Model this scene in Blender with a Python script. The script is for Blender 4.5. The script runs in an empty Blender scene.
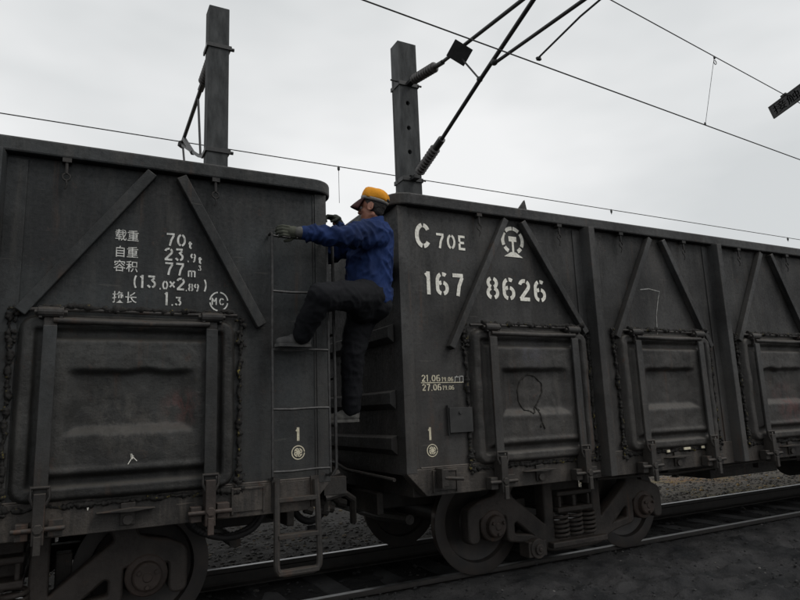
import bpy, bmesh, math, random
import numpy as np
from mathutils import Vector, Matrix, noise
random.seed(7)
PI = math.pi
R = math.radians
SC = bpy.context.scene
COL = SC.collection

# ------------------------------------------------------------------ camera
def cam_basis(yaw, pitch, roll):
    cy, sy, cp, sp = math.cos(yaw), math.sin(yaw), math.cos(pitch), math.sin(pitch)
    f = Vector((sy*cp, cy*cp, sp)); r = Vector((cy, -sy, 0)); u = r.cross(f)
    r2 = r*math.cos(roll)+u*math.sin(roll); u2 = -r*math.sin(roll)+u*math.cos(roll)
    return r2, u2, f
CAMPOS = Vector((-1.888, -5.769, 1.418))
cd = bpy.data.cameras.new("camera"); cam = bpy.data.objects.new("camera", cd); COL.objects.link(cam)
r_, u_, f_ = cam_basis(R(27.698), R(10.181), R(-2.204))
M = Matrix((r_, u_, -f_)).transposed().to_4x4(); M.translation = CAMPOS
cam.matrix_world = M
cd.sensor_width = 36; cd.lens = 625.9*36/800; cd.clip_start = .05; cd.clip_end = 3000
SC.camera = cam

# ------------------------------------------------------------------ overcast sky and soft sun
SUN_EL, SUN_AZ = R(50), R(138)
w = bpy.data.worlds.new("World"); SC.world = w; w.use_nodes = True
nt = w.node_tree; nt.nodes.clear()
out = nt.nodes.new("ShaderNodeOutputWorld"); bg = nt.nodes.new("ShaderNodeBackground")
sky = nt.nodes.new("ShaderNodeTexSky"); sky.sky_type = 'NISHITA'; sky.sun_disc = False
sky.sun_elevation = SUN_EL; sky.sun_rotation = SUN_AZ
tc = nt.nodes.new("ShaderNodeTexCoord"); mp = nt.nodes.new("ShaderNodeMapping")
mp.inputs['Scale'].default_value = (1.2, 1.2, 3.2)
ns = nt.nodes.new("ShaderNodeTexNoise"); ns.inputs['Scale'].default_value = 1.25; ns.inputs['Detail'].default_value = 4; ns.inputs['Roughness'].default_value = .5
rp = nt.nodes.new("ShaderNodeValToRGB")
rp.color_ramp.elements[0].position = .36; rp.color_ramp.elements[0].color = (6.7, 6.9, 6.95, 1)
rp.color_ramp.elements[1].position = .64; rp.color_ramp.elements[1].color = (9.3, 9.35, 9.35, 1)
mx = nt.nodes.new("ShaderNodeMixRGB"); mx.inputs[0].default_value = .95
L = nt.links.new
L(tc.outputs['Generated'], mp.inputs[0]); L(mp.outputs[0], ns.inputs[0]); L(ns.outputs[0], rp.inputs[0])
L(sky.outputs[0], mx.inputs[1]); L(rp.outputs[0], mx.inputs[2]); L(mx.outputs[0], bg.inputs[0])
bg.inputs[1].default_value = .1; L(bg.outputs[0], out.inputs[0])
sd = bpy.data.lights.new("sun", 'SUN'); sd.energy = 1.0; sd.angle = R(22); sd.color = (1, .97, .93)
sun = bpy.data.objects.new("sun", sd); COL.objects.link(sun)
sdir = Vector((math.sin(SUN_AZ)*math.cos(SUN_EL), math.cos(SUN_AZ)*math.cos(SUN_EL), math.sin(SUN_EL)))
sun.rotation_euler = sdir.to_track_quat('Z', 'Y').to_euler()
SC.view_settings.view_transform = 'Standard'; SC.view_settings.look = 'None'
SC.view_settings.exposure = 0; SC.view_settings.gamma = 1
try: SC.view_settings.use_curve_mapping = False
except Exception: pass
SC.cycles.max_bounces = 6

# ------------------------------------------------------------------ helpers
class MB:
    def __init__(s): s.bm = bmesh.new()
    def box(s, x0, x1, y0, y1, z0, z1, m=None):
        v = [s.bm.verts.new((x, y, z)) for x in (x0, x1) for y in (y0, y1) for z in (z0, z1)]
        if m is not None:
            for a in v: a.co = m @ a.co
        for f in ((0,1,3,2), (4,6,7,5), (0,4,5,1), (2,3,7,6), (0,2,6,4), (1,5,7,3)):
            s.bm.faces.new([v[i] for i in f])
        return s
    def prism(s, pts, y0, y1, axis='y'):
        # pts outline in (x,z) extruded along y, or (y,z) along x, or (x,y) along z
        def P(a, b, c):
            return (a, c, b) if axis == 'y' else ((c, a, b) if axis == 'x' else (a, b, c))
        A = [s.bm.verts.new(P(a, b, y0)) for a, b in pts]; B = [s.bm.verts.new(P(a, b, y1)) for a, b in pts]
        n = len(pts)
        s.bm.faces.new(A); s.bm.faces.new(B[::-1])
        for i in range(n): s.bm.faces.new((A[i], B[i], B[(i+1) % n], A[(i+1) % n]))
        return s
    def tube(s, pts, r, seg=8, closed=False, cap=True, rfun=None):
        pts = [Vector(p) for p in pts]; n = len(pts); rings = []
        up = None
        for i, p in enumerate(pts):
            if closed: t = pts[(i+1) % n]-pts[i-1]
            else: t = pts[min(i+1, n-1)]-pts[max(i-1, 0)]
            if t.length < 1e-9: t = Vector((0, 0, 1))
            t.normalize()
            if up is None: up = Vector((0, 0, 1)) if abs(t.z) < .9 else Vector((0, 1, 0))
            a = t.cross(up)
            if a.length < 1e-4: a = t.cross(Vector((1, .3, 0)))
            a.normalize(); b = a.cross(t).normalized(); up = b
            rr = rfun(i) if rfun else (r[i] if isinstance(r, (list, tuple)) else r)
            rings.append([s.bm.verts.new(p+(a*math.cos(k*2*PI/seg)+b*math.sin(k*2*PI/seg))*rr) for k in range(seg)])
        for i in range(n if closed else n-1):
            A, B = rings[i], rings[(i+1) % n]
            for k in range(seg): s.bm.faces.new((A[k], A[(k+1) % seg], B[(k+1) % seg], B[k]))
        if cap and not closed: s.bm.faces.new(rings[0][::-1]); s.bm.faces.new(rings[-1])
        return s
    def lathe(s, prof, c=(0, 0, 0), d=(0, 1, 0), seg=32):
        # prof: (t along d, radius)
        d = Vector(d).normalized(); c = Vector(c)
        a = d.cross(Vector((0, 0, 1)) if abs(d.z) < .9 else Vector((1, 0, 0))).normalized(); b = d.cross(a)
        rings = []
        for t, r in prof:
            rings.append([s.bm.verts.new(c+d*t+(a*math.cos(k*2*PI/seg)+b*math.sin(k*2*PI/seg))*max(r, 1e-4)) for k in range(seg)])
        for A, B in zip(rings, rings[1:]):
            for k in range(seg): s.bm.faces.new((A[k], A[(k+1) % seg], B[(k+1) % seg], B[k]))
        s.bm.faces.new(rings[0][::-1]); s.bm.faces.new(rings[-1])
        return s
    def cyl(s, a, b, r, seg=12): return s.tube([a, b], r, seg)
    def ball(s, c, r, sub=2, sc=(1, 1, 1), m=None):
        g = bmesh.ops.create_icosphere(s.bm, subdivisions=sub, radius=1)
        for v in g['verts']:
            q = Vector((v.co.x*r*sc[0], v.co.y*r*sc[1], v.co.z*r*sc[2]))
            if m is not None: q = m @ q
            v.co = q+Vector(c)
        return s
    def capsule(s, a, b, ra, rb, seg=14):
        a, b = Vector(a), Vector(b); d = (b-a)
        n = 5; pts = []; rs = []
        dn = d.normalized()
        for i in range(n):
            t = PI/2*(1-i/n); pts.append(a-dn*ra*math.sin(t)); rs.append(max(ra*math.cos(t), .0008))
        pts.append(a); rs.append(ra); pts.append(b); rs.append(rb)
        for i in range(1, n+1):
            t = PI/2*(i/n); pts.append(b+dn*rb*math.sin(t)); rs.append(max(rb*math.cos(t), .0008))
        return s.tube(pts, rs, seg)
    def build(s, name, mat, parent=None, smooth=False, bevel=0, auto=None, label=None):
        me = bpy.data.meshes.new(name)
        bmesh.ops.recalc_face_normals(s.bm, faces=s.bm.faces)
        s.bm.to_mesh(me); s.bm.free()
        return link(name, me, mat, parent, smooth, bevel, label)

def link(name, me, mat, parent=None, smooth=False, bevel=0, label=None):
    o = bpy.data.objects.new(name, me); COL.objects.link(o)
    if mat is not None: me.materials.append(mat)
    if parent is not None: o.parent = parent
    if smooth:
        me.polygons.foreach_set('use_smooth', [True]*len(me.polygons))
        if smooth != 2:
            try: me.set_sharp_from_angle(angle=R(38))
            except Exception: pass
    if bevel:
        b = o.modifiers.new('bevel', 'BEVEL'); b.width = bevel; b.segments = 2; b.limit_method = 'ANGLE'; b.angle_limit = R(40)
    if label: o['label'] = label
    return o
def smooth_pts(P, n=6):
    P = [Vector(p) for p in P]; out = []
    for i in range(len(P)-1):
        a, b, c, d = P[max(i-1, 0)], P[i], P[i+1], P[min(i+2, len(P)-1)]
        for k in range(n):
            t = k/n; out.append(.5*((2*b)+(c-a)*t+(2*a-5*b+4*c-d)*t*t+(3*b-a-3*c+d)*t**3))
    return out+[P[-1]]
def tag(o, label=None, cat=None, group=None, kind=None):
    if label: o['label'] = label
    if cat: o['category'] = cat
    if group: o['group'] = group
    if kind: o['kind'] = kind
    return o
def empty(name, loc=(0, 0, 0)):
    o = bpy.data.objects.new(name, None); COL.objects.link(o); o.location = loc; o.empty_display_size = .2
    return o
def dup(o, parent):
    c = o.copy(); COL.objects.link(c); c.parent = parent
    for ch in list(o.children): dup(ch, c)
    return c
def outline2d(splines, depth, bevel=0.0):
    """filled 2D outline with holes (x,z) -> mesh standing in the XZ plane, thickness along y centred on 0"""
    cu = bpy.data.curves.new('tmp', 'CURVE'); cu.dimensions = '2D'; cu.fill_mode = 'BOTH'
    cu.extrude = depth/2-bevel; cu.bevel_depth = bevel; cu.bevel_resolution = 1
    for pts in splines:
        sp = cu.splines.new('POLY'); sp.points.add(len(pts)-1); sp.use_cyclic_u = True
        for p, (x, y) in zip(sp.points, pts): p.co = (x, y, 0, 1)
    o = bpy.data.objects.new('tmp', cu); COL.objects.link(o)
    dg = bpy.context.evaluated_depsgraph_get(); dg.update()
    me = bpy.data.meshes.new_from_object(o.evaluated_get(dg))
    bpy.data.objects.remove(o); bpy.data.curves.remove(cu)
    me.materials.clear()
    me.transform(Matrix.Rotation(PI/2, 4, 'X'))
    return me
def round_poly(pts, r, n=5):
    out = []
    N = len(pts)
    for i in range(N):
        p = Vector(pts[i]); a = (Vector(pts[i-1])-p); b = (Vector(pts[(i+1) % N])-p)
        rr = min(r, a.length*.45, b.length*.45)
        A = p+a.normalized()*rr; B = p+b.normalized()*rr
        for k in range(n+1):
            t = k/n; out.append(tuple(A*(1-t)**2+p*2*t*(1-t)+B*t*t))
    return out

# ------------------------------------------------------------------ materials
def nodes(name):
    m = bpy.data.materials.new(name); m.use_nodes = True
    return m, m.node_tree, m.node_tree.nodes['Principled BSDF']
def N(nt, typ, **kw):
    n = nt.nodes.new(typ)
    for k, v in kw.items(): setattr(n, k, v)
    return n
def noise_n(nt, src, scale, detail=4, rough=.6, stretch=None):
    n = N(nt, 'ShaderNodeTexNoise'); n.inputs['Scale'].default_value = scale; n.inputs['Detail'].default_value = detail; n.inputs['Roughness'].default_value = rough
    if stretch:
        mp = N(nt, 'ShaderNodeMapping'); mp.inputs['Scale'].default_value = stretch; nt.links.new(src, mp.inputs[0]); src = mp.outputs[0]
    nt.links.new(src, n.inputs['Vector']); return n.outputs['Fac']
def ramp(nt, src, a, b, ca=0, cb=1):
    n = N(nt, 'ShaderNodeMapRange'); n.inputs[1].default_value = a; n.inputs[2].default_value = b; n.inputs[3].default_value = ca; n.inputs[4].default_value = cb
    nt.links.new(src, n.inputs[0]); return n.outputs[0]
def mixc(nt, f, a, b):
    n = N(nt, 'ShaderNodeMixRGB')
    for i, x in ((0, f), (1, a), (2, b)):
        if hasattr(x, 'links'): nt.links.new(x, n.inputs[i])
        elif i == 0: n.inputs[0].default_value = x
        else: n.inputs[i].default_value = tuple(x)+(1,) if len(x) == 3 else x
    return n.outputs[0]
def mul(nt, a, b):
    n = N(nt, 'ShaderNodeMath', operation='MULTIPLY')
    for i, x in ((0, a), (1, b)):
        if hasattr(x, 'links'): nt.links.new(x, n.inputs[i])
        else: n.inputs[i].default_value = x
    return n.outputs[0]
def bump(nt, b, h, strength=.3, dist=.01):
    n = N(nt, 'ShaderNodeBump'); n.inputs['Strength'].default_value = strength; n.inputs['Distance'].default_value = dist
    nt.links.new(h, n.inputs['Height']); nt.links.new(n.outputs[0], b.inputs['Normal'])
def steel(name, base, dark, dust, rust=.25, rough=.62, dustlvl=.6, streak=.6, bumpd=.006, low=None, spots=()):
    m, nt, b = nodes(name)
    tc = N(nt, 'ShaderNodeTexCoord'); co = tc.outputs['Object']
    geo = N(nt, 'ShaderNodeNewGeometry'); wp = geo.outputs['Position']
    big = noise_n(nt, wp, 1.3, 5, .6)
    c = mixc(nt, ramp(nt, big, .40, .60), tuple(x*1.18 for x in base), tuple(x*.72 for x in dark))
    st = noise_n(nt, wp, 9, 5, .65, (1, 1, .09))
    c = mixc(nt, mul(nt, ramp(nt, st, .5, .75), streak), c, dust)
    fine = noise_n(nt, wp, 38, 6, .7)
    c = mixc(nt, mul(nt, ramp(nt, fine, .54, .70), .6), c, dark)
    sp = noise_n(nt, wp, 95, 3, .6); c = mixc(nt, mul(nt, ramp(nt, sp, .66, .74), .5), c, dust)
    run = noise_n(nt, wp, 3.1, 6, .7, (1, 1, .22)); c = mixc(nt, mul(nt, ramp(nt, run, .52, .64), .75), c, tuple(x*.5 for x in dark))
    # dust gathers lower down on the wagon and on ledges
    sz = N(nt, 'ShaderNodeSeparateXYZ'); nt.links.new(wp, sz.inputs[0])
    h = ramp(nt, sz.outputs['Z'], 2.5, .8, 0, 1)
    dn = noise_n(nt, wp, 3.2, 6, .7)
    c = mixc(nt, mul(nt, mul(nt, h, ramp(nt, dn, .28, .66)), dustlvl), c, low or dust)
    nz = N(nt, 'ShaderNodeSeparateXYZ'); nt.links.new(geo.outputs['Normal'], nz.inputs[0])
    c = mixc(nt, mul(nt, ramp(nt, nz.outputs['Z'], .25, .9), .75), c, (dust[0]*1.25, dust[1]*1.25, dust[2]*1.25))
    rn = noise_n(nt, wp, 6.5, 8, .75)
    c = mixc(nt, mul(nt, ramp(nt, rn, .62, .72), rust), c, (.085, .038, .022))
    for pos, rad, cc in spots:          # smears of another colour rubbed on the metal
        dv = N(nt, 'ShaderNodeVectorMath', operation='DISTANCE'); nt.links.new(wp, dv.inputs[0]); dv.inputs[1].default_value = pos
        c = mixc(nt, mul(nt, ramp(nt, dv.outputs['Value'], rad, rad*.2), ramp(nt, noise_n(nt, wp, 16, 5, .7, (1, 1, .6)), .42, .60)), c, cc)
    rr_ = noise_n(nt, wp, 14, 4, .6, (1, 1, .05)); rl = noise_n(nt, wp, 1.7, 4, .6)
    c = mixc(nt, mul(nt, mul(nt, ramp(nt, rr_, .58, .68), ramp(nt, rl, .46, .62)), rust*1.2), c, (.062, .036, .024))
    scr = noise_n(nt, wp, 30, 2, .5, (.12, 1, 1.6)); c = mixc(nt, mul(nt, ramp(nt, scr, .71, .74), .3), c, tuple(x*1.5 for x in dust))
    nt.links.new(c, b.inputs['Base Color'])
    nt.links.new(ramp(nt, fine, .3, .7, rough-.16, rough+.15), b.inputs['Roughness'])
    b.inputs['Metallic'].default_value = 0
    b.inputs['Specular IOR Level'].default_value = .35
    hb = N(nt, 'ShaderNodeMath', operation='ADD'); nt.links.new(fine, hb.inputs[0]); nt.links.new(mul(nt, noise_n(nt, wp, 2.2, 3, .5), 2.5), hb.inputs[1])
    bump(nt, b, hb.outputs[0], .5, bumpd)
    b2 = N(nt, 'ShaderNodeBump'); b2.inputs['Strength'].default_value = .5; b2.inputs['Distance'].default_value = .05
    nt.links.new(noise_n(nt, wp, 1.6, 2, .4), b2.inputs['Height']); nt.links.new(b2.outputs[0], b.inputs['Normal'].links[0].from_node.inputs['Normal'])
    return m
def plain(name, col, col2=None, scale=12, rough=.7, bs=.3, bd=.004, metal=0, stretch=None, spec=.4, lo=.35, hi=.65):
    m, nt, b = nodes(name)
    tc = N(nt, 'ShaderNodeTexCoord'); co = tc.outputs['Object']
    n = noise_n(nt, co, scale, 6, .65, stretch)
    nt.links.new(mixc(nt, ramp(nt, n, lo, hi), col, col2 or tuple(c*.6 for c in col)), b.inputs['Base Color'])
    b.inputs['Roughness'].default_value = rough; b.inputs['Metallic'].default_value = metal
    b.inputs['Specular IOR Level'].default_value = spec
    if bs: bump(nt, b, n, bs, bd)
    return m
MT = {}
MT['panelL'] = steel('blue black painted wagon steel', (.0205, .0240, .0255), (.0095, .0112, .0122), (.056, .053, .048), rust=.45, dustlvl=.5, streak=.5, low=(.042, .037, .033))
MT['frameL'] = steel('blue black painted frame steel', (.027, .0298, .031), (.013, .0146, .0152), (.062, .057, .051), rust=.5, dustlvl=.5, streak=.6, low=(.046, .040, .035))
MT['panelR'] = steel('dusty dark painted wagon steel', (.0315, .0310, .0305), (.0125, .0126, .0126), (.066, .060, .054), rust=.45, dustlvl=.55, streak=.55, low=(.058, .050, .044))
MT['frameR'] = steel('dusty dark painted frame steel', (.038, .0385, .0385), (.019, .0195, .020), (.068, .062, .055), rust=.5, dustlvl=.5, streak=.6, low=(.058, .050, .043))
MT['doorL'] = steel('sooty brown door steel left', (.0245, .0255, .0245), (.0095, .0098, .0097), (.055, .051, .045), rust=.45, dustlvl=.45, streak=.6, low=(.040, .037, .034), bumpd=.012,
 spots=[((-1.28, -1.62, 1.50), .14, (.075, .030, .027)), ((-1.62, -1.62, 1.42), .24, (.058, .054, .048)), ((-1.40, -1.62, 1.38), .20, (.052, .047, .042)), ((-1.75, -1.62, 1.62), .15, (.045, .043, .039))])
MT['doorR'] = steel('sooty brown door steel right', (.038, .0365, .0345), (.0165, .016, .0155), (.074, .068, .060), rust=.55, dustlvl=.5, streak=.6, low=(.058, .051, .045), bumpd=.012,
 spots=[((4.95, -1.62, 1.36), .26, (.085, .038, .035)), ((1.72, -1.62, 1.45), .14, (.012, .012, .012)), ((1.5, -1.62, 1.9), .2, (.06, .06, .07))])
MT['sill'] = steel('grimy sill steel', (.050, .044, .039), (.011, .0108, .0105), (.125, .105, .088), rust=.7, dustlvl=.5, streak=.95, bumpd=.012, low=(.040, .035, .031))
MT['fitting'] = steel('rusty dark fittings', (.026, .0245, .023), (.011, .0105, .0105), (.052, .044, .037), rust=.8, dustlvl=.5, streak=.4, bumpd=.008)
MT['rusty'] = steel('rust coated iron', (.050, .035, .029), (.022, .017, .015), (.065, .050, .042), rust=.9, dustlvl=.3, streak=.3, bumpd=.008)
MT['bogie'] = steel('brown grimy cast steel', (.036, .030, .027), (.012, .011, .0105), (.062, .051, .044), rust=.5, dustlvl=.5, streak=.3, bumpd=.008)
MT['wheel'] = plain('oily dark wheel steel', (.020, .019, .019), (.040, .032, .028), 7, .55, .2, .003, 0)
MT['tread'] = plain('worn shiny steel rim', (.16, .14, .13), (.08, .06, .05), 14, .35, .1, .001, .6)
MT['rung'] = plain('worn bare rung steel', (.060, .060, .060), (.026, .025, .024), 25, .45, .2, .002, .3)
MT['rail'] = plain('rusted rail side', (.030, .026, .024), (.018, .017, .016), 12, .7, .4, .004)
MT['railtop'] = plain('dull rail head', (.17, .175, .18), (.07, .068, .066), 14, .38, .05, .001, .6)
MT['conc'] = plain('weathered grey concrete', (.066, .069, .070), (.026, .028, .029), 7, .9, .8, .015, stretch=(1, 1, .3))
MT['concsleeper'] = plain('coal stained concrete', (.034, .034, .035), (.014, .014, .015), 6, .9, .5, .008)
MT['black'] = plain('black painted tube', (.016, .017, .018), (.028, .028, .028), 18, .5, .15, .002)
MT['porcelain'] = plain('grey brown porcelain', (.085, .080, .078), (.05, .046, .044), 20, .3, .05, .001)
MT['wire'] = plain('oxidised wire', (.02, .02, .02), (.03, .03, .028), 30, .6, 0)
MT['seal'] = plain('black caulking foam', (.010, .010, .010), (.032, .029, .024), 35, .9, .9, .01)
MT['sealy'] = plain('caulking with yellow foam showing', (.012, .011, .010), (.16, .13, .03), 26, .85, .9, .01, lo=.62, hi=.68)
MT['rubber'] = plain('black rubber hose', (.012, .012, .013), (.022, .02, .02), 20, .65, .4, .004)
MT['blanket'] = plain('dark dusty plate', (.032, .032, .0315), (.018, .018, .018), 12, .7, .3, .003)
def paint_white(name, col, wear=.5):
    m, nt, b = nodes(name)
    geo = N(nt, 'ShaderNodeNewGeometry'); wp = geo.outputs['Position']
    n = noise_n(nt, wp, 45, 6, .75); n2 = noise_n(nt, wp, 11, 5, .7)
    c = mixc(nt, mul(nt, ramp(nt, n, .45, .68), wear), col, (.05, .052, .052))
    c = mixc(nt, mul(nt, ramp(nt, n2, .4, .75), .4), c, (col[0]*.55, col[1]*.53, col[2]*.48))
    nt.links.new(c, b.inputs['Base Color']); b.inputs['Roughness'].default_value = .75
    return m
MT['white'] = paint_white('stencilled white paint', (.88, .86, .78), .45)
MT['faint'] = paint_white('worn grey white paint', (.66, .66, .63), .75)
MT['cream'] = paint_white('yellowed stencil paint', (.62, .57, .43), .45)
MT['chalk'] = paint_white('faint chalk', (.26, .26, .25), .8)

# ------------------------------------------------------------------ stencil lettering
def arc(cx, cy, rx, ry, a0, a1, n=14):
    return [(cx+rx*math.cos(R(a0+(a1-a0)*i/n)), cy+ry*math.sin(R(a0+(a1-a0)*i/n))) for i in range(n+1)]
# each glyph in a box 0..w x 0..1 ; strokes as centre lines
GLY = {
 '0': (.6, [arc(.3, .5, .22, .42, 100, 260), arc(.3, .5, .22, .42, -80, 80)]),
 '1': (.34, [[(.17, .0), (.17, 1)], [(.04, .82), (.12, .88)]]),
 '2': (.6, [arc(.3, .70, .21, .22, 170, 75), arc(.3, .70, .21, .22, 55, -40)+[(.2, .22), (.09, .08)], [(.06, .08), (.54, .08)]]),
 '3': (.6, [[(.08, .92), (.50, .92)], [(.46, .80), (.28, .58)], arc(.28, .33, .22, .25, 80, -75), arc(.28, .33, .22, .25, 255, 200)]),
 '6': (.6, [arc(.34, .66, .24, .27, 55, 95), arc(.34, .62, .26, .32, 115, 180)+[(.08, .35)]+arc(.3, .30, .22, .23, 185, 255), arc(.3, .30, .22, .23, 285, 360)+arc(.3, .34, .22, .22, 0, 75), arc(.3, .34, .2, .22, 100, 140)]),
 '7': (.6, [[(.05, .92), (.55, .92)], [(.50, .84), (.34, .45), (.26, 0)]]),
 '8': (.6, [arc(.3, .73, .19, .20, 110, 250), arc(.3, .73, .19, .20, -70, 70), arc(.3, .28, .22, .22, 110, 250), arc(.3, .28, .22, .22, -70, 70)]),
 '9': (.6, [arc(.3, .70, .21, .22, 110, 250), arc(.3, .70, .21, .22, -70, 70), [(.5, .62), (.44, .25)]+arc(.26, .26, .2, .2, -10, -80)]),
 'C': (.64, [arc(.34, .5, .26, .42, 36, 84), arc(.34, .5, .26, .42, 98, 262), arc(.34, .5, .26, .42, 276, 324)]),
 'E': (.56, [[(.12, 0), (.12, .44)], [(.12, .56), (.12, 1)], [(.12, .92), (.5, .92)], [(.12, .5), (.44, .5)], [(.12, .08), (.5, .08)]]),
 't': (.4, [[(.16, .70), (.16, .12), (.30, .06)], [(.02, .50), (.13, .50)], [(.19, .50), (.34, .50)]]),
 'm': (.7, [[(.08, .0), (.08, .55)], [(.08, .52), (.33, .52)], [(.33, 0), (.33, .45)], [(.37, .52), (.6, .52)], [(.6, 0), (.6, .52)]]),
 '.': (.26, [[(.08, .06), (.2, .06)]]),
 'x': (.5, [[(.06, .1), (.44, .6)], [(.44, .1), (.06, .6)]]),
 '(': (.32, [arc(.42, .5, .3, .6, 130, 230)]),
 ')': (.32, [arc(-.1, .5, .3, .6, -50, 50)]),
 'M': (.74, [[(.1, 0), (.1, 1)], [(.1, .95), (.37, .45)], [(.37, .45), (.64, .95)], [(.64, 0), (.64, 1)]]),
 ' ': (.35, []),
}
def stroke(mb, pts, wd, y, dep=.003):
    """flat ribbon polygon in the xz plane at y"""
    P = [Vector(p) for p in pts]; Lf = []; Rt = []
    for i, p in enumerate(P):
        t = P[min(i+1, len(P)-1)]-P[max(i-1, 0)]
        if t.length < 1e-9: t = Vector((1, 0))
        t.normalize(); n = Vector((-t.y, t.x))*wd/2
        Lf.append(mb.bm.verts.new((p.x+n.x, y, p.y+n.y))); Rt.append(mb.bm.verts.new((p.x-n.x, y, p.y-n.y)))
    for i in range(len(P)-1): mb.bm.faces.new((Lf[i], Rt[i], Rt[i+1], Lf[i+1]))
def word(mb, s, x, z, h, y, wd=.15, sx=1.0, gap=.10):
    for ch in s:
        w_, st = GLY[ch]
        for k, q in enumerate(st): stroke(mb, [(x+a*h*sx, z+b*h) for a, b in q], wd*h, y-.0004*k)
        x += (w_+gap)*h*sx
    return x
def word_w(s, h, sx=1.0, gap=.10): return sum((GLY[c][0]+gap)*h*sx for c in s)
def fit(mb, s, x0, x1, z, h, y, wd=.15, gap=.1):
    word(mb, s, x0, z, h, y, wd, (x1-x0)/word_w(s, h, 1, gap), gap)
def cjk(s, x, z, h, y, sx=1.0, flip=False):
    cu = bpy.data.curves.new('tmp', 'FONT'); cu.body = s; cu.size = h; cu.resolution_u = 3; cu.offset = .0004
    o = bpy.data.objects.new('tmp', cu); COL.objects.link(o)
    dg = bpy.context.evaluated_depsgraph_get(); dg.update()
    me = bpy.data.meshes.new_from_object(o.evaluated_get(dg))
    bpy.data.objects.remove(o)
    me.transform(Matrix.Translation((x, y, z)) @ Matrix.Rotation(PI/2, 4, 'X') @ Matrix.Diagonal((sx, 1, 1, 1)))
    return me

# ------------------------------------------------------------------ ground, track
def fbm(x, y, s, o=4):
    v = 0; a = 1
    for i in range(o):
        v += a*noise.noise((x*s, y*s, i*3.7)); a *= .5; s *= 2.1
    return v
def ground_h(x, y):
    if y < -.86:
        t = min(1, (-.86-y)/.35)
        r = fbm(x+4, y*1.6, 1.7, 4); t2 = min(1, (-.86-y)/.8)
        return -.022-.06*t2+.060*r*t2+.075*max(0, fbm(x+9, y*1.8, 3.3, 4)-.12)*min(1, t2+.25)+.014*fbm(x, y, 12, 3)
    if y < .80: return -.20+.018*fbm(x, y, 3, 3)
    if y < 2.2: return -.135+.03*fbm(x, y, 2.2, 4)+(y-1.0)*.01
    return -.14+.05*fbm(x, y, .8, 4)-min(.15, (y-2.2)*.03)
xs = list(np.arange(-4, 9, .035))+list(np.arange(9, 12, .08))+list(np.arange(12, 30, .4))+[40, 60, 100, 200, 400, 800, 1500]
xs = [-1500, -600, -200, -80, -40, -25, -15, -10, -7.5]+xs
ys = [-1500, -400, -100, -40, -20, -12, -8]+list(np.arange(-4.2, -.8, .035))+list(np.arange(-.8, 3.2, .06))+list(np.arange(3.2, 12, .3))+[14, 18, 25, 40, 80, 150, 400, 800, 1500]
me = bpy.data.meshes.new('ground')
V = [(x, y, ground_h(x, y) if abs(x) < 60 and abs(y) < 60 else -.2) for y in ys for x in xs]
nx = len(xs); F = [(j*nx+i, j*nx+i+1, (j+1)*nx+i+1, (j+1)*nx+i) for j in range(len(ys)-1) for i in range(nx-1)]
me.from_pydata(V, [], F)
def ground_mat():
    m, nt, b = nodes('coal dusted yard ground')
    geo = N(nt, 'ShaderNodeNewGeometry'); wp = geo.outputs['Position']
    s = N(nt, 'ShaderNodeSeparateXYZ'); nt.links.new(wp, s.inputs[0])
    a = noise_n(nt, wp, 2.4, 7, .65); f = noise_n(nt, wp, 60, 5, .75); g = noise_n(nt, wp, 9, 5, .7)
    near = mixc(nt, ramp(nt, a, .38, .62), (.018, .019, .0205), (.050, .049, .050))
    near = mixc(nt, mul(nt, ramp(nt, f, .55, .7), .6), near, (.018, .018, .02))
    near = mixc(nt, mul(nt, ramp(nt, g, .60, .66), .5), near, (.016, .016, .017))
    st = N(nt, 'ShaderNodeMath', operation='ADD'); nt.links.new(s.outputs['Y'], st.inputs[0]); nt.links.new(ramp(nt, a, .3, .7, -.18, .18), st.inputs[1])
    band = ramp(nt, st.outputs[0], -1.22, -1.02)
    near = mixc(nt, mul(nt, band, .6), near, (.066, .065, .065))
    mid = mixc(nt, ramp(nt, g, .35, .65), (.008, .008, .009), (.020, .0195, .019))
    far = mixc(nt, ramp(nt, f, .38, .62), (.045, .041, .037), (.20, .178, .150))
    far = mixc(nt, mul(nt, ramp(nt, noise_n(nt, wp, 1.1, 4, .6), .52, .66), .7), far, (.15, .13, .055))
    red = N(nt, 'ShaderNodeVectorMath', operation='DISTANCE'); nt.links.new(wp, red.inputs[0]); red.inputs[1].default_value = (9.6, 3.3, -.2)
    far = mixc(nt, mul(nt, ramp(nt, red.outputs['Value'], 1.1, .1), ramp(nt, g, .38, .6)), far, (.24, .12, .05))
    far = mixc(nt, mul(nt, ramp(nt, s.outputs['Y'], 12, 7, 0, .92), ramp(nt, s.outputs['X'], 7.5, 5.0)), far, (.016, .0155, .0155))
    c = mixc(nt, ramp(nt, s.outputs['Y'], -.86, -.80), near, mid)
    c = mixc(nt, ramp(nt, s.outputs['Y'], .80, .95), c, far)
    nt.links.new(c, b.inputs['Base Color']); b.inputs['Roughness'].default_value = .95; b.inputs['Specular IOR Level'].default_value = .2
    h = N(nt, 'ShaderNodeMath', operation='ADD'); nt.links.new(f, h.inputs[0]); nt.links.new(mul(nt, g, 2), h.inputs[1])
    bump(nt, b, h.outputs[0], .8, .02)
    return m
g = link('ground', me, ground_mat(), smooth=2); tag(g, kind='structure')

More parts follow.
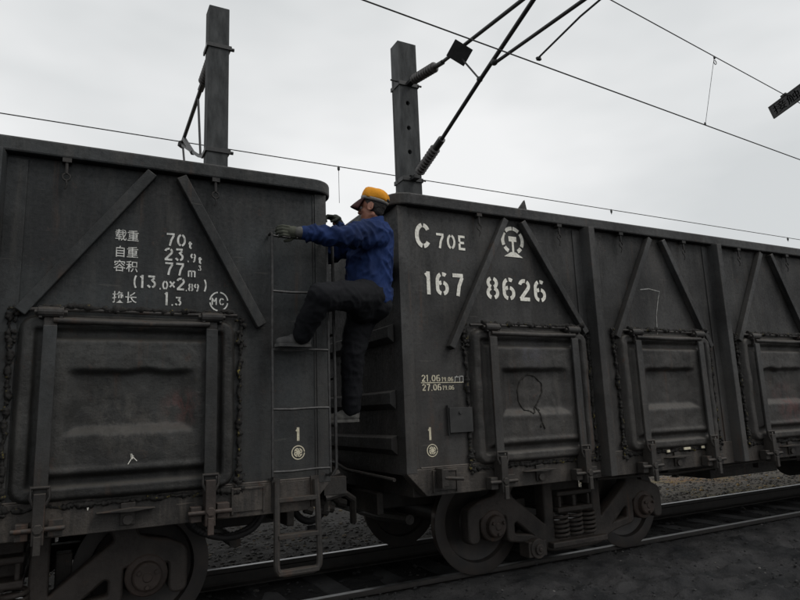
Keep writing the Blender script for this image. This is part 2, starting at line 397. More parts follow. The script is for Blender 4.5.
def rail(y):
    s = [(-.075, -.176), (.075, -.176), (.075, -.164), (.022, -.148), (.009, -.13), (.009, -.055), (.036, -.038), (.036, -.006), (.030, 0), (-.030, 0), (-.036, -.006), (-.036, -.038), (-.009, -.055), (-.009, -.13), (-.022, -.148), (-.075, -.164)]
    mb = MB(); mb.prism([(y+a, b) for a, b in s], -25, 160, 'x')
    o = mb.build('railway_rail', MT['rail'])
    o.data.materials.append(MT['railtop'])
    for p in o.data.polygons:
        if p.normal.z > .9 and p.center.z > -.01: p.material_index = 1
    return o
o = rail(-.7535); tag(o, 'near steel rail with a thin polished top, beside the dark packed ground', 'rail', 'running rails of the track')
o = rail(.7535); tag(o, 'far steel rail with a bright top line, edging the grey ballast', 'rail', 'running rails of the track')
mb = MB(); mb.prism([(-1.25, -.3), (1.25, -.3), (1.25, -.18), (.5, -.192), (-.5, -.192), (-1.25, -.18)], -.12, .12, 'x')
sl0 = mb.build('sleeper', MT['concsleeper'], bevel=.015)
tag(sl0, 'coal stained concrete sleeper crossing under the two rails', 'sleeper', 'sleepers under the track')
for i in range(52):
    s = sl0 if i == 0 else sl0.copy()
    if i: COL.objects.link(s)
    s.location = (-3.2+.6*i, 0, random.uniform(-.006, .006)); s.rotation_euler = (0, 0, random.uniform(-.01, .01))

def stones(n, fx, fy, smin, smax, name, mat, label, zf=ground_h):
    bm = bmesh.new(); base = bmesh.new(); bmesh.ops.create_icosphere(base, subdivisions=1, radius=1)
    bv = np.array([v.co[:] for v in base.verts]); bf = [[v.index for v in f.verts] for f in base.faces]
    VV = []; FF = []; rng = np.random.default_rng(5)
    for i in range(n):
        x, y = fx(rng), fy(rng); s = smin+(smax-smin)*rng.random()**2.2
        q = bv*(1+.35*(rng.random((len(bv), 1))-.5))*np.array([s, s*(.6+.5*rng.random()), s*(.45+.4*rng.random())])
        a = rng.random()*6.28; c_, s_ = math.cos(a), math.sin(a)
        q = np.stack([q[:, 0]*c_-q[:, 1]*s_, q[:, 0]*s_+q[:, 1]*c_, q[:, 2]], 1)+np.array([x, y, zf(x, y)+s*.12])
        k = len(VV)*len(bv); VV.append(q); FF += [[a+k for a in f] for f in bf]
    me = bpy.data.meshes.new(name); me.from_pydata(np.concatenate(VV).tolist(), [], FF)
    o = link(name, me, mat); tag(o, label, 'gravel', kind='stuff'); return o
def stone_mat(name, a, b_, c3):
    m, nt, b = nodes(name); geo = N(nt, 'ShaderNodeNewGeometry')
    rnd = geo.outputs['Random Per Island']
    c = mixc(nt, rnd, a, b_); c = mixc(nt, ramp(nt, rnd, .965, .97) if name == 'coal grit' else ramp(nt, rnd, .9, .92), c, c3)
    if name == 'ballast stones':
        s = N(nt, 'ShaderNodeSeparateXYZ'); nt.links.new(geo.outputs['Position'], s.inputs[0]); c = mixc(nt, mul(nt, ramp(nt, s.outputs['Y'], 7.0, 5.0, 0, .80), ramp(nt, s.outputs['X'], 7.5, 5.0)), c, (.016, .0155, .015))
    nt.links.new(c, b.inputs['Base Color']); b.inputs['Roughness'].default_value = .9
    return m
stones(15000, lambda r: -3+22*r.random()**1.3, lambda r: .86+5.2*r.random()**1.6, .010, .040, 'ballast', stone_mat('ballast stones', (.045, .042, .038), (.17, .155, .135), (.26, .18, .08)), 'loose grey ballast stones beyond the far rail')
stones(3800, lambda r: -1+10*r.random()**1.2, lambda r: -.84-2.6*r.random()**1.3, .003, .017, 'coal_grit', stone_mat('coal grit', (.010, .010, .011), (.034, .034, .034), (.12, .115, .11)), 'dark coal grit scattered on the near ground')
stones(900, lambda r: -3+16*r.random(), lambda r: -.66+1.3*r.random(), .01, .035, 'coal_lumps', stone_mat('coal lumps', (.012, .012, .013), (.04, .04, .04), (.08, .075, .07)), 'black coal lumps lying between the two rails')

# ------------------------------------------------------------------ wagon
WL = 13.3; WY = 1.58
def box_obj(name, mat, par, *b, bevel=.005, label=None):
    return MB().box(*b).build(name, mat, par, bevel=bevel, label=label)
def side_place(o, flip, x=0, y=0, z=0):
    if flip: o.location = (WL-x, -y, z); o.rotation_euler = (0, 0, PI)
    else: o.location = (x, y, z)
    return o

DW, DH = 1.24, 1.08
def door_h(x, z, seed=0):
    """outward height of the pressed door surface"""
    cz = DH/2
    def sdr(x, z, hx, hz, r):
        qx, qz = abs(x)-hx+r, abs(z)-hz+r
        return math.hypot(max(qx, 0), max(qz, 0))+min(max(qx, qz), 0)-r
    def ss(a, b, t):
        t = min(1, max(0, (t-a)/(b-a))); return t*t*(3-2*t)
    if True:
        if True:
            d = -sdr(x, z-cz, DW/2, DH/2, .10)       # inside distance
            h = .056*ss(0, .03, d)
            h -= .036*ss(.08, .10, d)                # groove after the lip
            h += .050*ss(.13, .165, d)                # raised plate
            d2 = -sdr(x, z-cz-.02, .45, .385, .04)
            h -= .010*ss(0, .03, d2)
            # central dish: soft shaded top edge, long sloping lower edge
            dx = .38-abs(x)+.02*noise.noise((z*6, 3, seed)); zt = z-(cz-.18); zb = (cz+.22)+.015*noise.noise((x*7, 1, seed))-z
            dish = min(ss(0, .11, dx), ss(0, .075, zt))*ss(0, .04, zb)
            h -= .050*dish
            h += .009*noise.noise((x*2.6, z*2.6, 1+seed*3.1))+.007*noise.noise((x*6, z*6, 1+seed*5))+.004*noise.noise((x*14, z*14, 4+seed))
            return h
def door_mesh(seed=0):
    nxx, nzz = 110, 96
    V = [(-DW/2+DW*i/nxx, -door_h(-DW/2+DW*i/nxx, DH*j/nzz, seed), DH*j/nzz) for j in range(nzz+1) for i in range(nxx+1)]
    F = [(j*(nxx+1)+i, j*(nxx+1)+i+1, (j+1)*(nxx+1)+i+1, (j+1)*(nxx+1)+i) for j in range(nzz) for i in range(nxx)]
    me = bpy.data.meshes.new('side_door'); me.from_pydata(V, [], F); return me

def lumpy(mb, pts, r, seed):
    """bead of lumpy caulking along a polyline"""
    P = []; pts = [Vector(p) for p in pts]
    for a, b in zip(pts, pts[1:]):
        n = max(2, int((b-a).length/.008))
        for i in range(n): P.append(a.lerp(b, i/n))
    Q = [p+Vector((noise.noise((p.x*14, p.z*14, seed)), .3*noise.noise((p.x*20, p.z*20, seed+2)), noise.noise((p.x*14, p.z*14, seed+5))))*r*.9 for p in P]
    mb.tube(Q, r, 8, rfun=lambda i: max(.004, r*(.8+.8*noise.noise((P[i].x*19, P[i].z*19, seed+9))+.8*noise.noise((P[i].x*70, P[i].z*70, seed+3)))))

def make_door(root, sx0, D, seed, fancy=0):
    d = link('side_door', door_mesh(seed), MT['door'+D], root, smooth=2)
    for sx in (-1, 1):
        x = sx*sx0
        s = MB().box(x-.036, x+.036, -.098, -.078, .06, 1.005).build('strap', MT['frame'+D], d, bevel=.004)
        h = MB(); h.box(x-.062, x-.044, -.10, -.003, 1.045, 1.115); h.box(x+.044, x+.062, -.10, -.003, 1.045, 1.115); h.box(x-.034, x+.034, -.085, -.06, .985, 1.07)
        h.cyl((x-.066, -.078, 1.082), (x+.066, -.078, 1.082), .033, 14); h.cyl((x-.085, -.078, 1.082), (x+.085, -.078, 1.082), .017, 6)
        h.build('hinge', MT['fitting'], d, bevel=.003)
        rg = MB(); pts = [(x-.045, -.11, .10), (x+.045, -.11, .10), (x+.048, -.115, .05), (x+.03, -.118, .01), (x, -.120, 0), (x-.03, -.118, .01), (x-.048, -.115, .05)]
        rg.tube(pts, .010, 8, closed=True); rg.build('ring', MT['fitting'], d, smooth=True)
        la = MB(); la.box(x-.030, x+.030, -.135, -.03, -.20, .07); la.box(x-.11, x-.045, -.10, -.03, -.175, -.085); la.box(x+.045, x+.12, -.10, -.03, -.165, -.075)
        la.cyl((x-.13, -.115, -.12), (x+.13, -.115, -.12), .014, 8)
        la.cyl((x, -.15, -.115), (x, -.10, -.115), .028, 6)
        la.box(x-.018, x+.018, -.15, -.12, -.25, -.15)
        la.build('latch', MT['rusty'] if fancy == 1 and sx == 1 else MT['fitting'], d, bevel=.004)
    b = MB(); b.tube([(-.44, -.085, 1.035), (-.2, -.09, 1.03), (.1, -.088, 1.026), (.44, -.085, 1.035)], .018, 10)
    b.tube([(-.62, -.05, 1.10), (-.3, -.05, 1.105), (.3, -.05, 1.10), (.62, -.05, 1.105)], .012, 8)
    b.build('hinge_rod', MT['fitting'], d, smooth=True)
    sb = MB()
    lumpy(sb, [(-.665, -.012, 1.08), (-.65, -.012, .62), (-.655, -.012, .02), (-.6, -.012, -.03)], .017, fancy*11+1)
    lumpy(sb, [(.66, -.012, 1.08), (.65, -.012, .5), (.65, -.012, 0)], .015, fancy*11+2)
    lumpy(sb, [(-.6, -.012, -.02), (.1, -.012, -.015), (.66, -.012, -.02)], .017, fancy*11+3)
    lumpy(sb, [(-.5, -.05, 1.12), (0, -.05, 1.115), (.6, -.05, 1.125)], .019, fancy*11+4)
    for k in range(70):
        e = -1 if k % 3 else 1; sb.ball((e*.655+random.uniform(-.03, .03), -.02, random.choice((random.uniform(-.05, .12), random.uniform(.90, 1.12)))), random.uniform(.006, .017), 1, (1, .8, 1.2))
    for v in sb.bm.verts:
        c = v.co; v.co = c+Vector((noise.noise((c.x*75, c.y*75, c.z*75)), .6*noise.noise((c.x*75+9, c.y*75, c.z*75)), noise.noise((c.x*75, c.y*75+5, c.z*75))))*.010
    sb.build('caulking', MT['sealy'], d, smooth=2)
    return d

def make_hook(root):
    m = MB(); m.cyl((0, 0, 0), (0, 0, -.10), .010, 8)
    m.tube([(.022*math.cos(a), 0, -.122+.022*math.sin(a)) for a in [k*2*PI/10 for k in range(10)]], .006, 6, closed=True)
    m.tube([(0, 0, -.145), (.006, -.004, -.17), (-.004, 0, -.20)], .006, 6)
    m.box(-.025, .025, -.015, .03, -.03, .004)
    return m.build('lashing_hook', MT['fitting'], root, smooth=True)

def round_loop(x0, x1, y0, y1, r, n=8):
    P = []
    for cx, cy, a in ((x1-r, y0+r, -90), (x1-r, y1-r, 0), (x0+r, y1-r, 90), (x0+r, y0+r, 180)):
        for k in range(n+1):
            t = R(a+90*k/n); P.append((cx+r*math.cos(t), cy+r*math.sin(t)))
    return P

def sideframe_mesh():
    half = [(0, .92), (.50, .92), (.78, .84), (.86, .66), (1.05, .62), (1.16, .56), (1.16, .30), (1.07, .30), (1.07, .50), (.76, .50), (.76, .28), (.52, .24), (.40, .20), (.30, .14), (0, .13)]
    outer = half+[(-x, z) for x, z in half[::-1]]
    outer = round_poly(outer, .04, 4)
    win = round_poly([(-.25, .21), (.25, .21), (.25, .74), (.20, .80), (-.20, .80), (-.25, .74)], .04, 4)
    tri = [(.33, .34), (.33, .82), (.62, .82), (.74, .66)]; tri2 = [(.46, .28), (.66, .44), (.70, .42), (.70, .31)]
    t1 = round_poly(tri, .05, 4); t2 = round_poly([(-x, z) for x, z in tri[::-1]], .05, 4)
    t3 = round_poly(tri2, .03, 4); t4 = round_poly([(-x, z) for x, z in tri2[::-1]], .03, 4)
    me = outline2d([outer, win, t1, t2, t3, t4], .13, .016)
    return me

def make_bogie(root, xc):
    b = MB(); b.box(-.20, .20, -.95, .95, .50, .78); b.box(-.21, .21, -1.10, 1.10, .455, .50); b.box(-.21, .21, -1.10, 1.10, .60, .64); b.box(-.19, -.16, -1.09, 1.09, .50, .60); b.box(.16, .19, -1.09, 1.09, .50, .60); b.box(-.02, .02, -1.09, 1.09, .50, .60); b.cyl((0, 0, .75), (0, 0, .88), .17, 20)
    b.box(-.62, .62, -.06, .06, .44, .52); b.box(-.62, -.54, -.9, .9, .36, .48); b.box(.54, .62, -.9, .9, .36, .48)
    bg_ = b.build('bogie', MT['bogie'], root, bevel=.012); bg_.location = (xc, 0, 0)
    wp = None
    for ax in (-.915, .915):
        MB().tube([(0, -.99, 0), (0, -.76, 0), (0, -.74, 0), (0, -.6, 0), (0, .6, 0), (0, .74, 0), (0, .76, 0), (0, .99, 0)], [.075, .075, .1, .1, .085, .1, .075, .075], 16).build('axle', MT['wheel'], bg_, smooth=True).location = (ax, 0, .42)
        for sy in (-1, 1):
            w_ = MB()
            w_.lathe([(-.070, .10), (-.070, .13), (-.02, .17), (-.005, .29), (-.01, .335), (-.062, .350), (-.066, .372), (-.064, .405), (-.058, .416), (.045, .4205), (.05, .43), (.058, .447), (.066, .447), (.070, .435), (.068, .345), (.03, .33), (.012, .28), (.02, .17), (.07, .13), (.07, .1)], d=(0, -sy*-1, 0) if sy == -1 else (0, -1, 0), seg=64)
            wo = w_.build('wheel', MT['wheel'], bg_, smooth=True)
            wo.data.materials.append(MT['tread'])
            for p in wo.data.polygons:
                c = p.center; rr = math.hypot(c.x, c.z)
                if .409 < rr < .428: p.material_index = 1
            wo.location = (ax, sy*.752, .42)
            c_ = MB(); c_.lathe([(0, .135), (.10, .135), (.11, .125), (.115, .095), (.16, .09), (.17, .08), (.17, .03), (.178, .028), (.178, .001)], d=(0, sy, 0), seg=24)
            for k in range(3):
                a = k*2*PI/3+.5; c_.cyl((.062*math.cos(a), sy*.165, .062*math.sin(a)), (.062*math.cos(a), sy*.19, .062*math.sin(a)), .015, 6)
            c_.box(-.14, .14, -sy*.02 if sy > 0 else -.09, .09 if sy > 0 else .02, .06, .16)
            co = c_.build('axle_box', MT['rusty'], bg_, bevel=.004); co.location = (ax, sy*.965, .42)
    for sy in (-1, 1):
        sf = link('side_frame', sideframe_mesh(), MT['bogie'], bg_); sf.location = (0, sy*1.0, 0)
        ledge = MB(); ledge.prism(round_poly([(-.42, .84), (-.30, .885), (.30, .885), (.42, .84), (.44, .91), (.30, .945), (-.30, .945), (-.44, .91)], .02, 2), -.10, .10)
        lo = ledge.build('frame_flange', MT['bogie'], bg_, bevel=.008); lo.location = (0, sy*1.0, 0)
        lo = MB().box(-.33, .33, -.11, .11, .165, .215).build('spring_seat', MT['bogie'], bg_, bevel=.01); lo.location = (0, sy*1.03, 0)
        for k, sx in enumerate((-.165, 0, .165)):
            sp = MB(); P = []
            turns = 5.5
            for i in range(int(turns*14)+1):
                t = i/14; a = t*2*PI; P.append((.070*math.cos(a), .070*math.sin(a), .235+.215*t/turns))
            sp.tube(P, .015, 6); so = sp.build('spring', MT['bogie'], bg_, smooth=2); so.location = (sx, sy*1.06, 0)
    for ax in (-.36, .36):
        br = MB(); br.box(-.10, .10, -1.13, -.99, .12, .25); br.cyl((0, -1.145, .19), (0, -1.0, .19), .085, 20); br.cyl((0, -1.165, .185), (0, -1.14, .185), .045, 14); br.cyl((0, -1.175, .185), (0, -1.16, .185), .02, 6)
        if ax < 0: br.build('brake_hanger', MT['bogie'], bg_, bevel=.01).location = (ax-.14, 0, 0)
        for yy in (-.76, .76):
            bs = MB(); bs.box(-.05, .05, -.07, .07, .3, .58); bs.build('brake_shoe', MT['fitting'], bg_, bevel=.01).location = (ax*1.18, yy, 0)
    return bg_

def make_wagon(x_origin, label, p0, d0, foot, strapx, D):
    root = empty('freight_wagon', (x_origin, 0, 0)); tag(root, label, 'freight wagon', 'open freight wagons coupled in a row')
    # underframe
    u = MB(); u.box(.15, WL-.15, -.20, .20, .78, 1.05); u.box(.12, .3, -1.45, 1.45, .78, 1.05); u.box(WL-.3, WL-.12, -1.45, 1.45, .78, 1.05)
    for k in range(9): u.box(1.2+k*1.3, 1.32+k*1.3, -1.47, 1.47, .82, 1.03)
    u.build('underframe', MT['fitting'], root, bevel=.006)
    MB().box(.03, WL-.03, -1.548, 1.548, 1.052, 1.10).build('floor', MT['fitting'], root)
    # top chord as one rounded loop
    mb = MB(); o_ = round_loop(-.065, WL+.065, -WY-.065, WY+.065, .17); i_ = round_loop(.06, WL-.06, -WY+.06, WY-.06, .07)
    rg = []
    for P, z in ((o_, 3.03), (o_, 3.125), (o_, 3.14), (i_, 3.14), (i_, 3.03)):
        rg.append([mb.bm.verts.new((x, y, z)) for x, y in P])
    rg.pop(2)
    for a in range(4):
        A, B = rg[a], rg[(a+1) % 4]
        for k in range(len(A)): mb.bm.faces.new((A[k], A[(k+1) % len(A)], B[(k+1) % len(A)], B[k]))
    mb.build('top_chord', MT['frame'+D], root, bevel=.012)
    # end walls
    for e in (0, 1):
        sgn = 1 if e == 0 else -1; x = 0 if e == 0 else WL
        q = MB(); q.box(min(x, x+sgn*.03), max(x, x+sgn*.03), -1.545, 1.545, .96, 3.028)
        q.build('end_wall', MT['panel'+D], root)
        for z in (1.20, 1.54, 2.05, 2.55):
            r1 = MB(); xx = x-sgn*.055
            r1.prism([(xx+sgn*.055-sgn*.002, z-.10), (xx, z-.055), (xx, z+.03), (xx+sgn*.055-sgn*.002, z+.05)], -1.46, 1.46, 'y')
            r1.build('end_rib', MT['frame'+D], root, bevel=.004)
        dg_ = MB(); xa, xb = x+sgn*.05, x+sgn*.95
        dg_.box(min(xa, xb), max(xa, xb), -.42, .42, .56, .775); dg_.box(min(xa, xa+sgn*.06), max(xa, xa+sgn*.06), -.95, .95, .60, .775)
        dg_.build('draft_gear', MT['fitting'], root, bevel=.01)
        bb = MB(); bb.tube([(x+sgn*.45, -.75, .50), (x+sgn*.42, -.2, .47), (x+sgn*.42, .2, .47), (x+sgn*.45, .75, .50)], .045, 8); bb.build('brake_beam', MT['fitting'], root, smooth=True)
        cpl = MB(); xo = x-sgn*.12
        cpl.box(min(x, xo-sgn*.0), max(x, xo), -.17, .17, .70, 1.02)
        cpl.prism(round_poly([(x-sgn*.10, -.11), (x-sgn*.10, .11), (x-sgn*.24, .17), (x-sgn*.33, .10), (x-sgn*.30, -.02), (x-sgn*.33, -.16), (x-sgn*.22, -.19)], .03, 3), .66, 1.03, 'z')
        cpl.build('coupler', MT['fitting'], root, bevel=.012)
    for flip in (False, True):
        side_place(MB().box(.0, WL, -WY, -WY+.03, .99, 3.028).build('side_wall', MT['panel'+D], root), flip)
        s = MB(); s.prism([(.002, 1.0), (.002, .965), (.16, .80), (WL-.16, .80), (WL-.002, .965), (WL-.002, 1.0)], -WY-.012, -WY+.10)
        side_place(s.build('side_sill', MT['sill'], root, bevel=.005), flip)
        c = MB(); c.box(-.004, .085, -WY-.014, -WY+.1, .97, 3.026); c.box(.085, .10, -WY-.007, -WY-.001, 1.002, 3.02)
        side_place(c.build('corner_post', MT['frame'+D], root, bevel=.006), flip)
        c = MB(); c.box(WL-.085, WL+.004, -WY-.014, -WY+.1, .97, 3.026); c.box(WL-.10, WL-.085, -WY-.007, -WY-.001, 1.002, 3.02)
        side_place(c.build('corner_post', MT['frame'+D], root, bevel=.006), flip)
        posts = [p0, p0+1.785, p0+3.57, WL-p0-3.57, WL-p0-1.785, WL-p0]
        for px_ in posts:
            q = MB(); q.prism([(px_-.065, -WY), (px_-.045, -WY-.115), (px_+.025, -WY-.115), (px_+.045, -WY)], .815, 3.026, 'z')
            q.box(px_-.15, px_+.15, -WY-.010, -WY-.0015, 1.01, 3.01)
            side_place(q.build('side_post', MT['frame'+D], root, bevel=.006), flip)
    # doors and braces per bay (x centre of door)
    bays = [d0, 2.85, 4.60, WL-4.60, WL-2.85, WL-d0]
    proto = None
    for flip in (False, True):
        for k, bx in enumerate(bays):
            if not flip and (k < 4 or k == 5):
                d = make_door(root, strapx if k in (0, 5) else .43, D, (k+1 if D == 'R' else 9-k), 1 if k == 5 and D == 'L' else 0)
                if proto is None: proto = d
            else: d = dup(proto, root)
            side_place(d, flip, bx, -WY-.002, .985)
            # A-shaped pair of diagonal braces
            end = -1 if k == 0 else (1 if k == 5 else 0)
            apx = bx+.01 if end == 0 else (1.115 if end == -1 else WL-1.115)
            zt, zb = 3.01, 1.98
            for sg in (-1, 1):
                xa, xb = apx+sg*.090, bx+sg*.645; zb = 2.02 if sg*(end or 1) < 0 else 1.95
                if end == -1: xb, zb = (foot[0], 1.90) if sg < 0 else (foot[1], 2.05)
                if end == 1: xb, zb = (WL-foot[0], 2.03) if sg > 0 else (WL-foot[1], 2.07)
                t = Vector((xb-xa, zb-zt)).normalized(); nn = Vector((-t.y, t.x))*(.027 if D == 'R' else .034)
                m = MB(); P = [(xa+nn.x, zt+nn.y), (xa-nn.x, zt-nn.y), (xb-nn.x, zb-nn.y), (xb+nn.x, zb+nn.y)]
                m.prism(P, -WY-.065, -WY-.001)
                side_place(m.build('diagonal_brace', MT['frame'+D], root, bevel=.006), flip)
        # centre double door
        m = MB()
        for sg in (-1, 1):
            x0 = WL/2+sg*.44
            m.box(x0-.42, x0+.42, -WY-.035, -WY-.002, 1.03, 2.95)
            for z in (1.35, 1.9, 2.5): m.box(x0-.36, x0+.36, -WY-.06, -WY-.034, z-.04, z+.04)
        side_place(m.build('centre_door', MT['panel'+D], root, bevel=.008), flip)
        for k, bx in enumerate(bays):
            for dx in (-.48, .42) if k < 3 else (-.42, .48):
                h = make_hook(root); side_place(h, flip, bx+dx+random.uniform(-.02, .02), -WY-.045, 3.035)
    # side ladder + stirrup step at the right end of each long side
    for flip in (False, True):
        X0, X1 = WL-.425, WL-.025; Y = -WY-.09
        ld = MB()
        for xx in (X0, X1):
            top = 2.68 if xx == X0 else 2.68
            ld.tube([(xx, -WY-.01, top), (xx, Y+.02, top), (xx, Y, top-.02), (xx, Y, 1.04), (xx, Y+.02, 1.02), (xx, -WY-.01, 1.02)], .0095, 8)
        lo = ld.build('side_ladder', MT['rung'], root, smooth=True); side_place(lo, flip)
        for z in (2.655, 2.265, 1.865, 1.47, 1.07):
            MB().tube([(X0, Y, z), (X0+.13, Y, z-.004), (X1-.1, Y, z+.002), (X1, Y, z)], .009, 8).build('rung', MT['rung'], lo, smooth=True)
        st = MB(); Ys = -WY-.075
        a0, a1 = X0+.04, X1-.09
        st.tube([(a0+.0, Ys+.03, 1.0), (a0-.005, Ys+.01, .8), (a0-.010, Ys, .50), (a0-.006, Ys, .465), (a0+.008, Ys, .443), (a0+.035, Ys, .434), (a1-.035, Ys, .434), (a1-.008, Ys, .443), (a1+.006, Ys, .465), (a1+.010, Ys, .50), (a1+.005, Ys+.01, .8), (a1, Ys+.03, 1.0)], .021, 8)
        for xx in (a0, a1): st.box(xx-.028, xx+.028, -WY-.028, -WY-.0135, .82, 1.02)
        so = st.build('stirrup_step', MT['fitting'], root, smooth=True); side_place(so, flip)
        for z, dy in ((.66, 0), (.885, .02), (.44, 0)):
            MB().box(a0, a1, Ys-.02+dy, Ys+.045+dy, z-.014, z+.014).build('tread', MT['fitting'], so, bevel=.003)
        # end ladder round the corner
        el = MB(); XE = WL+.075
        for yy in (-1.50, -1.15): el.tube([(WL+.055, yy, 2.80), (XE+.01, yy, 2.79), (XE+.01, yy, 1.05), (WL+.05, yy, 1.0)], .012, 8)
        eo = el.build('end_ladder', MT['rung'], root, smooth=True); side_place(eo, flip)
        for z in (2.7, 2.35, 2.0, 1.68, 1.345, 1.08):
            MB().tube([(XE+.01, -1.50, z), (XE+.01, -1.15, z)], .0115, 8).build('rung', MT['rung'], eo, smooth=True)
    # small fittings on the near side sill
    def sill_bits(flip):
        for bx in bays:
            m = MB(); m.prism([(bx-.17, .915), (bx+.02, .93), (bx+.15, .918), (bx+.02, .905)], -WY-.075, -WY-.010); m.cyl((bx, -WY-.05, .86), (bx, -WY-.01, .86), .03, 8)
            m.box(bx-.04, bx+.04, -WY-.03, -WY-.011, .83, .955)
            side_place(m.build('sill_lug', MT['fitting'], root, bevel=.003), flip)
        for x0 in (.22, WL-.66):
            m = MB(); m.box(x0, x0+.19, -WY-.022, -WY-.0125, .835, .97)
            m.box(x0-.012, x0, -WY-.03, -WY-.0125, .82, .985); m.box(x0+.19, x0+.202, -WY-.03, -WY-.0125, .82, .985); m.box(x0, x0+.19, -WY-.03, -WY-.0125, .97, .983)
            side_place(m.build('card_holder', MT['sill'], root, bevel=.002), flip)
        m = MB(); m.box(.24, .30, -WY-.10, -WY-.012, .87, .99); m.tube([(.27, -WY-.09, .93), (.42, -WY-.11, .915)], .014, 8); m.box(.235, .25, -WY-.11, -WY-.012, .86, 1.0)
        side_place(m.build('grab_bracket', MT['fitting'], root, bevel=.003), flip)
        m = MB(); m.box(.375, .585, -WY-.035, -WY-.002, 1.25, 1.44); m.cyl((.47, -WY-.045, 1.40), (.47, -WY-.034, 1.40), .014, 8); m.box(.365, .37, -WY-.03, -WY-.002, 1.23, 1.46)
        if not flip and x_origin > 0: side_place(m.build('tag_plate', MT['blanket'], root, bevel=.006), flip)
        m = MB(); m.tube([(.12, -WY-.006, 1.005+.0), (2, -WY-.008, 1.005), (WL-.12, -WY-.006, 1.005)], .007, 6)
        side_place(m.build('weld_seam', MT['sill'], root, smooth=True), flip)
    sill_bits(False); sill_bits(True)
    # brake pipes and hoses
    p = MB(); p.tube([(0.4, -.9, .74), (4, -.92, .70), (9, -.92, .70), (WL-.4, -.9, .74)], .02, 8)
    for x in (2.9, 3.6, 5.0, 5.9, 7.1, 8.2): p.box(x, x+.04, -.95, -.88, .62, .86); p.box(x+.1, x+.25, -1.35, -1.27, .71, .82)
    p.tube([(2.0, -1.42, .765), (3.0, -1.43, .74), (4.2, -1.42, .76), (5.5, -1.42, .735), (8, -1.42, .76)], .013, 6)
    MB().box(4.6, 5.9, -.6, .6, .50, .79).build('brake_box', MT['fitting'], root, bevel=.01)
    MB().cyl((6.3, -.5, .60), (7.6, -.5, .60), .2, 20).build('air_tank', MT['fitting'], root, smooth=True)
    p.build('brake_rigging', MT['fitting'], root, bevel=.004)
    make_bogie(root, 2.05-.03); make_bogie(root, WL-2.05+.03)
    return root

XR, XL_ = .31, -.29-WL
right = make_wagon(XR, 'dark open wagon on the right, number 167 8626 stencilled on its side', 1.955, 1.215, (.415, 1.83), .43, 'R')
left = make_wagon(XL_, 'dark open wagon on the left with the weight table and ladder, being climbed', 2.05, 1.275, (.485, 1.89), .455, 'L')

# -- lettering: right wagon (local x = world x - XR)
YL = -WY-.0035
def lx(x): return x-XR
mb = MB()
fit(mb, 'C', lx(.465), lx(.625), 2.700, .205, YL, .17)
mb.build('stencil_number', MT['white'], right); mb = MB()
fit(mb, '70E', lx(.655), lx(.965), 2.712, .125, YL, .16, .16)
mb.build('stencil_number', MT['white'], right); mb = MB()
fit(mb, '167', lx(.535), lx(.94), 2.325, .185, YL, .17, .16)
mb.build('stencil_number', MT['white'], right); mb = MB()
fit(mb, '8626', lx(1.12), lx(1.79), 2.318, .190, YL, .17, .16)
mb.build('stencil_number', MT['white'], right)
mb = MB(); cx, cz = lx(1.43), 2.845   # railway emblem: broken ring over a rail section
for a0, a1 in ((50, 85), (90, 132), (142, 205), (215, 243), (-63, -38), (-28, 38)):
    stroke(mb, arc(cx, cz, .105, .105*1.02, a0, a1), .034, YL)
stroke(mb, [(cx-.042, cz+.012), (cx+.042, cz+.012)], .046, YL-.0004); stroke(mb, [(cx, cz-.01), (cx, cz-.12)], .022, YL-.0008)
mb.prism([(cx-.025, cz-.105), (cx+.025, cz-.105), (cx+.10, cz-.148), (cx-.10, cz-.148)], YL-.0012, YL+.002)
mb.build('railway_emblem', MT['white'], right)
def round_emblem(mb, cx, cz, r):
    stroke(mb, arc(cx, cz, r, r, 4, 356, 28), r*.16, YL)
    for k in range(4):
        a = k*PI/4; stroke(mb, [(cx-r*.62*math.cos(a), cz-r*.62*math.sin(a)), (cx+r*.62*math.cos(a), cz+r*.62*math.sin(a))], r*.2, YL-.0003*(k+1)); stroke(mb, arc(cx, cz, r*.62, r*.62, 10+k*90, 70+k*90, 6), r*.17, YL-.0003*(k+5))
mb = MB(); stroke(mb, [(lx(.522), 1.205), (lx(.522), 1.30)], .018, YL); stroke(mb, [(lx(.508), 1.275), (lx(.518), 1.29)], .010, YL-.0003)
round_emblem(mb, lx(.535), 1.128, .044); mb.build('stencil_mark', MT['cream'], right)
mb = MB()
fit(mb, '21.06', lx(.468), lx(.640), 1.642, .052, YL, .17); fit(mb, '19.06', lx(.648), lx(.755), 1.642, .034, YL, .18)
fit(mb, '27.06', lx(.470), lx(.645), 1.573, .052, YL, .17); fit(mb, '19.06', lx(.652), lx(.76), 1.577, .034, YL, .18)
stroke(mb, [(lx(.462), 1.634), (lx(.85), 1.634)], .006, YL)
mb.build('stencil_dates', MT['cream'], right)
o = link('stencil_characters', cjk('广门', lx(.762), 1.642, .052, YL, .85), MT['faint'], right)
mb = MB(); stroke(mb, [(lx(2.93), 2.497), (lx(3.05), 2.512), (lx(3.20), 2.492), (lx(3.17), 2.43), (lx(3.115), 2.25), (lx(3.10), 2.05)], .010, YL)
mb.build('chalk_mark', MT['chalk'], right)
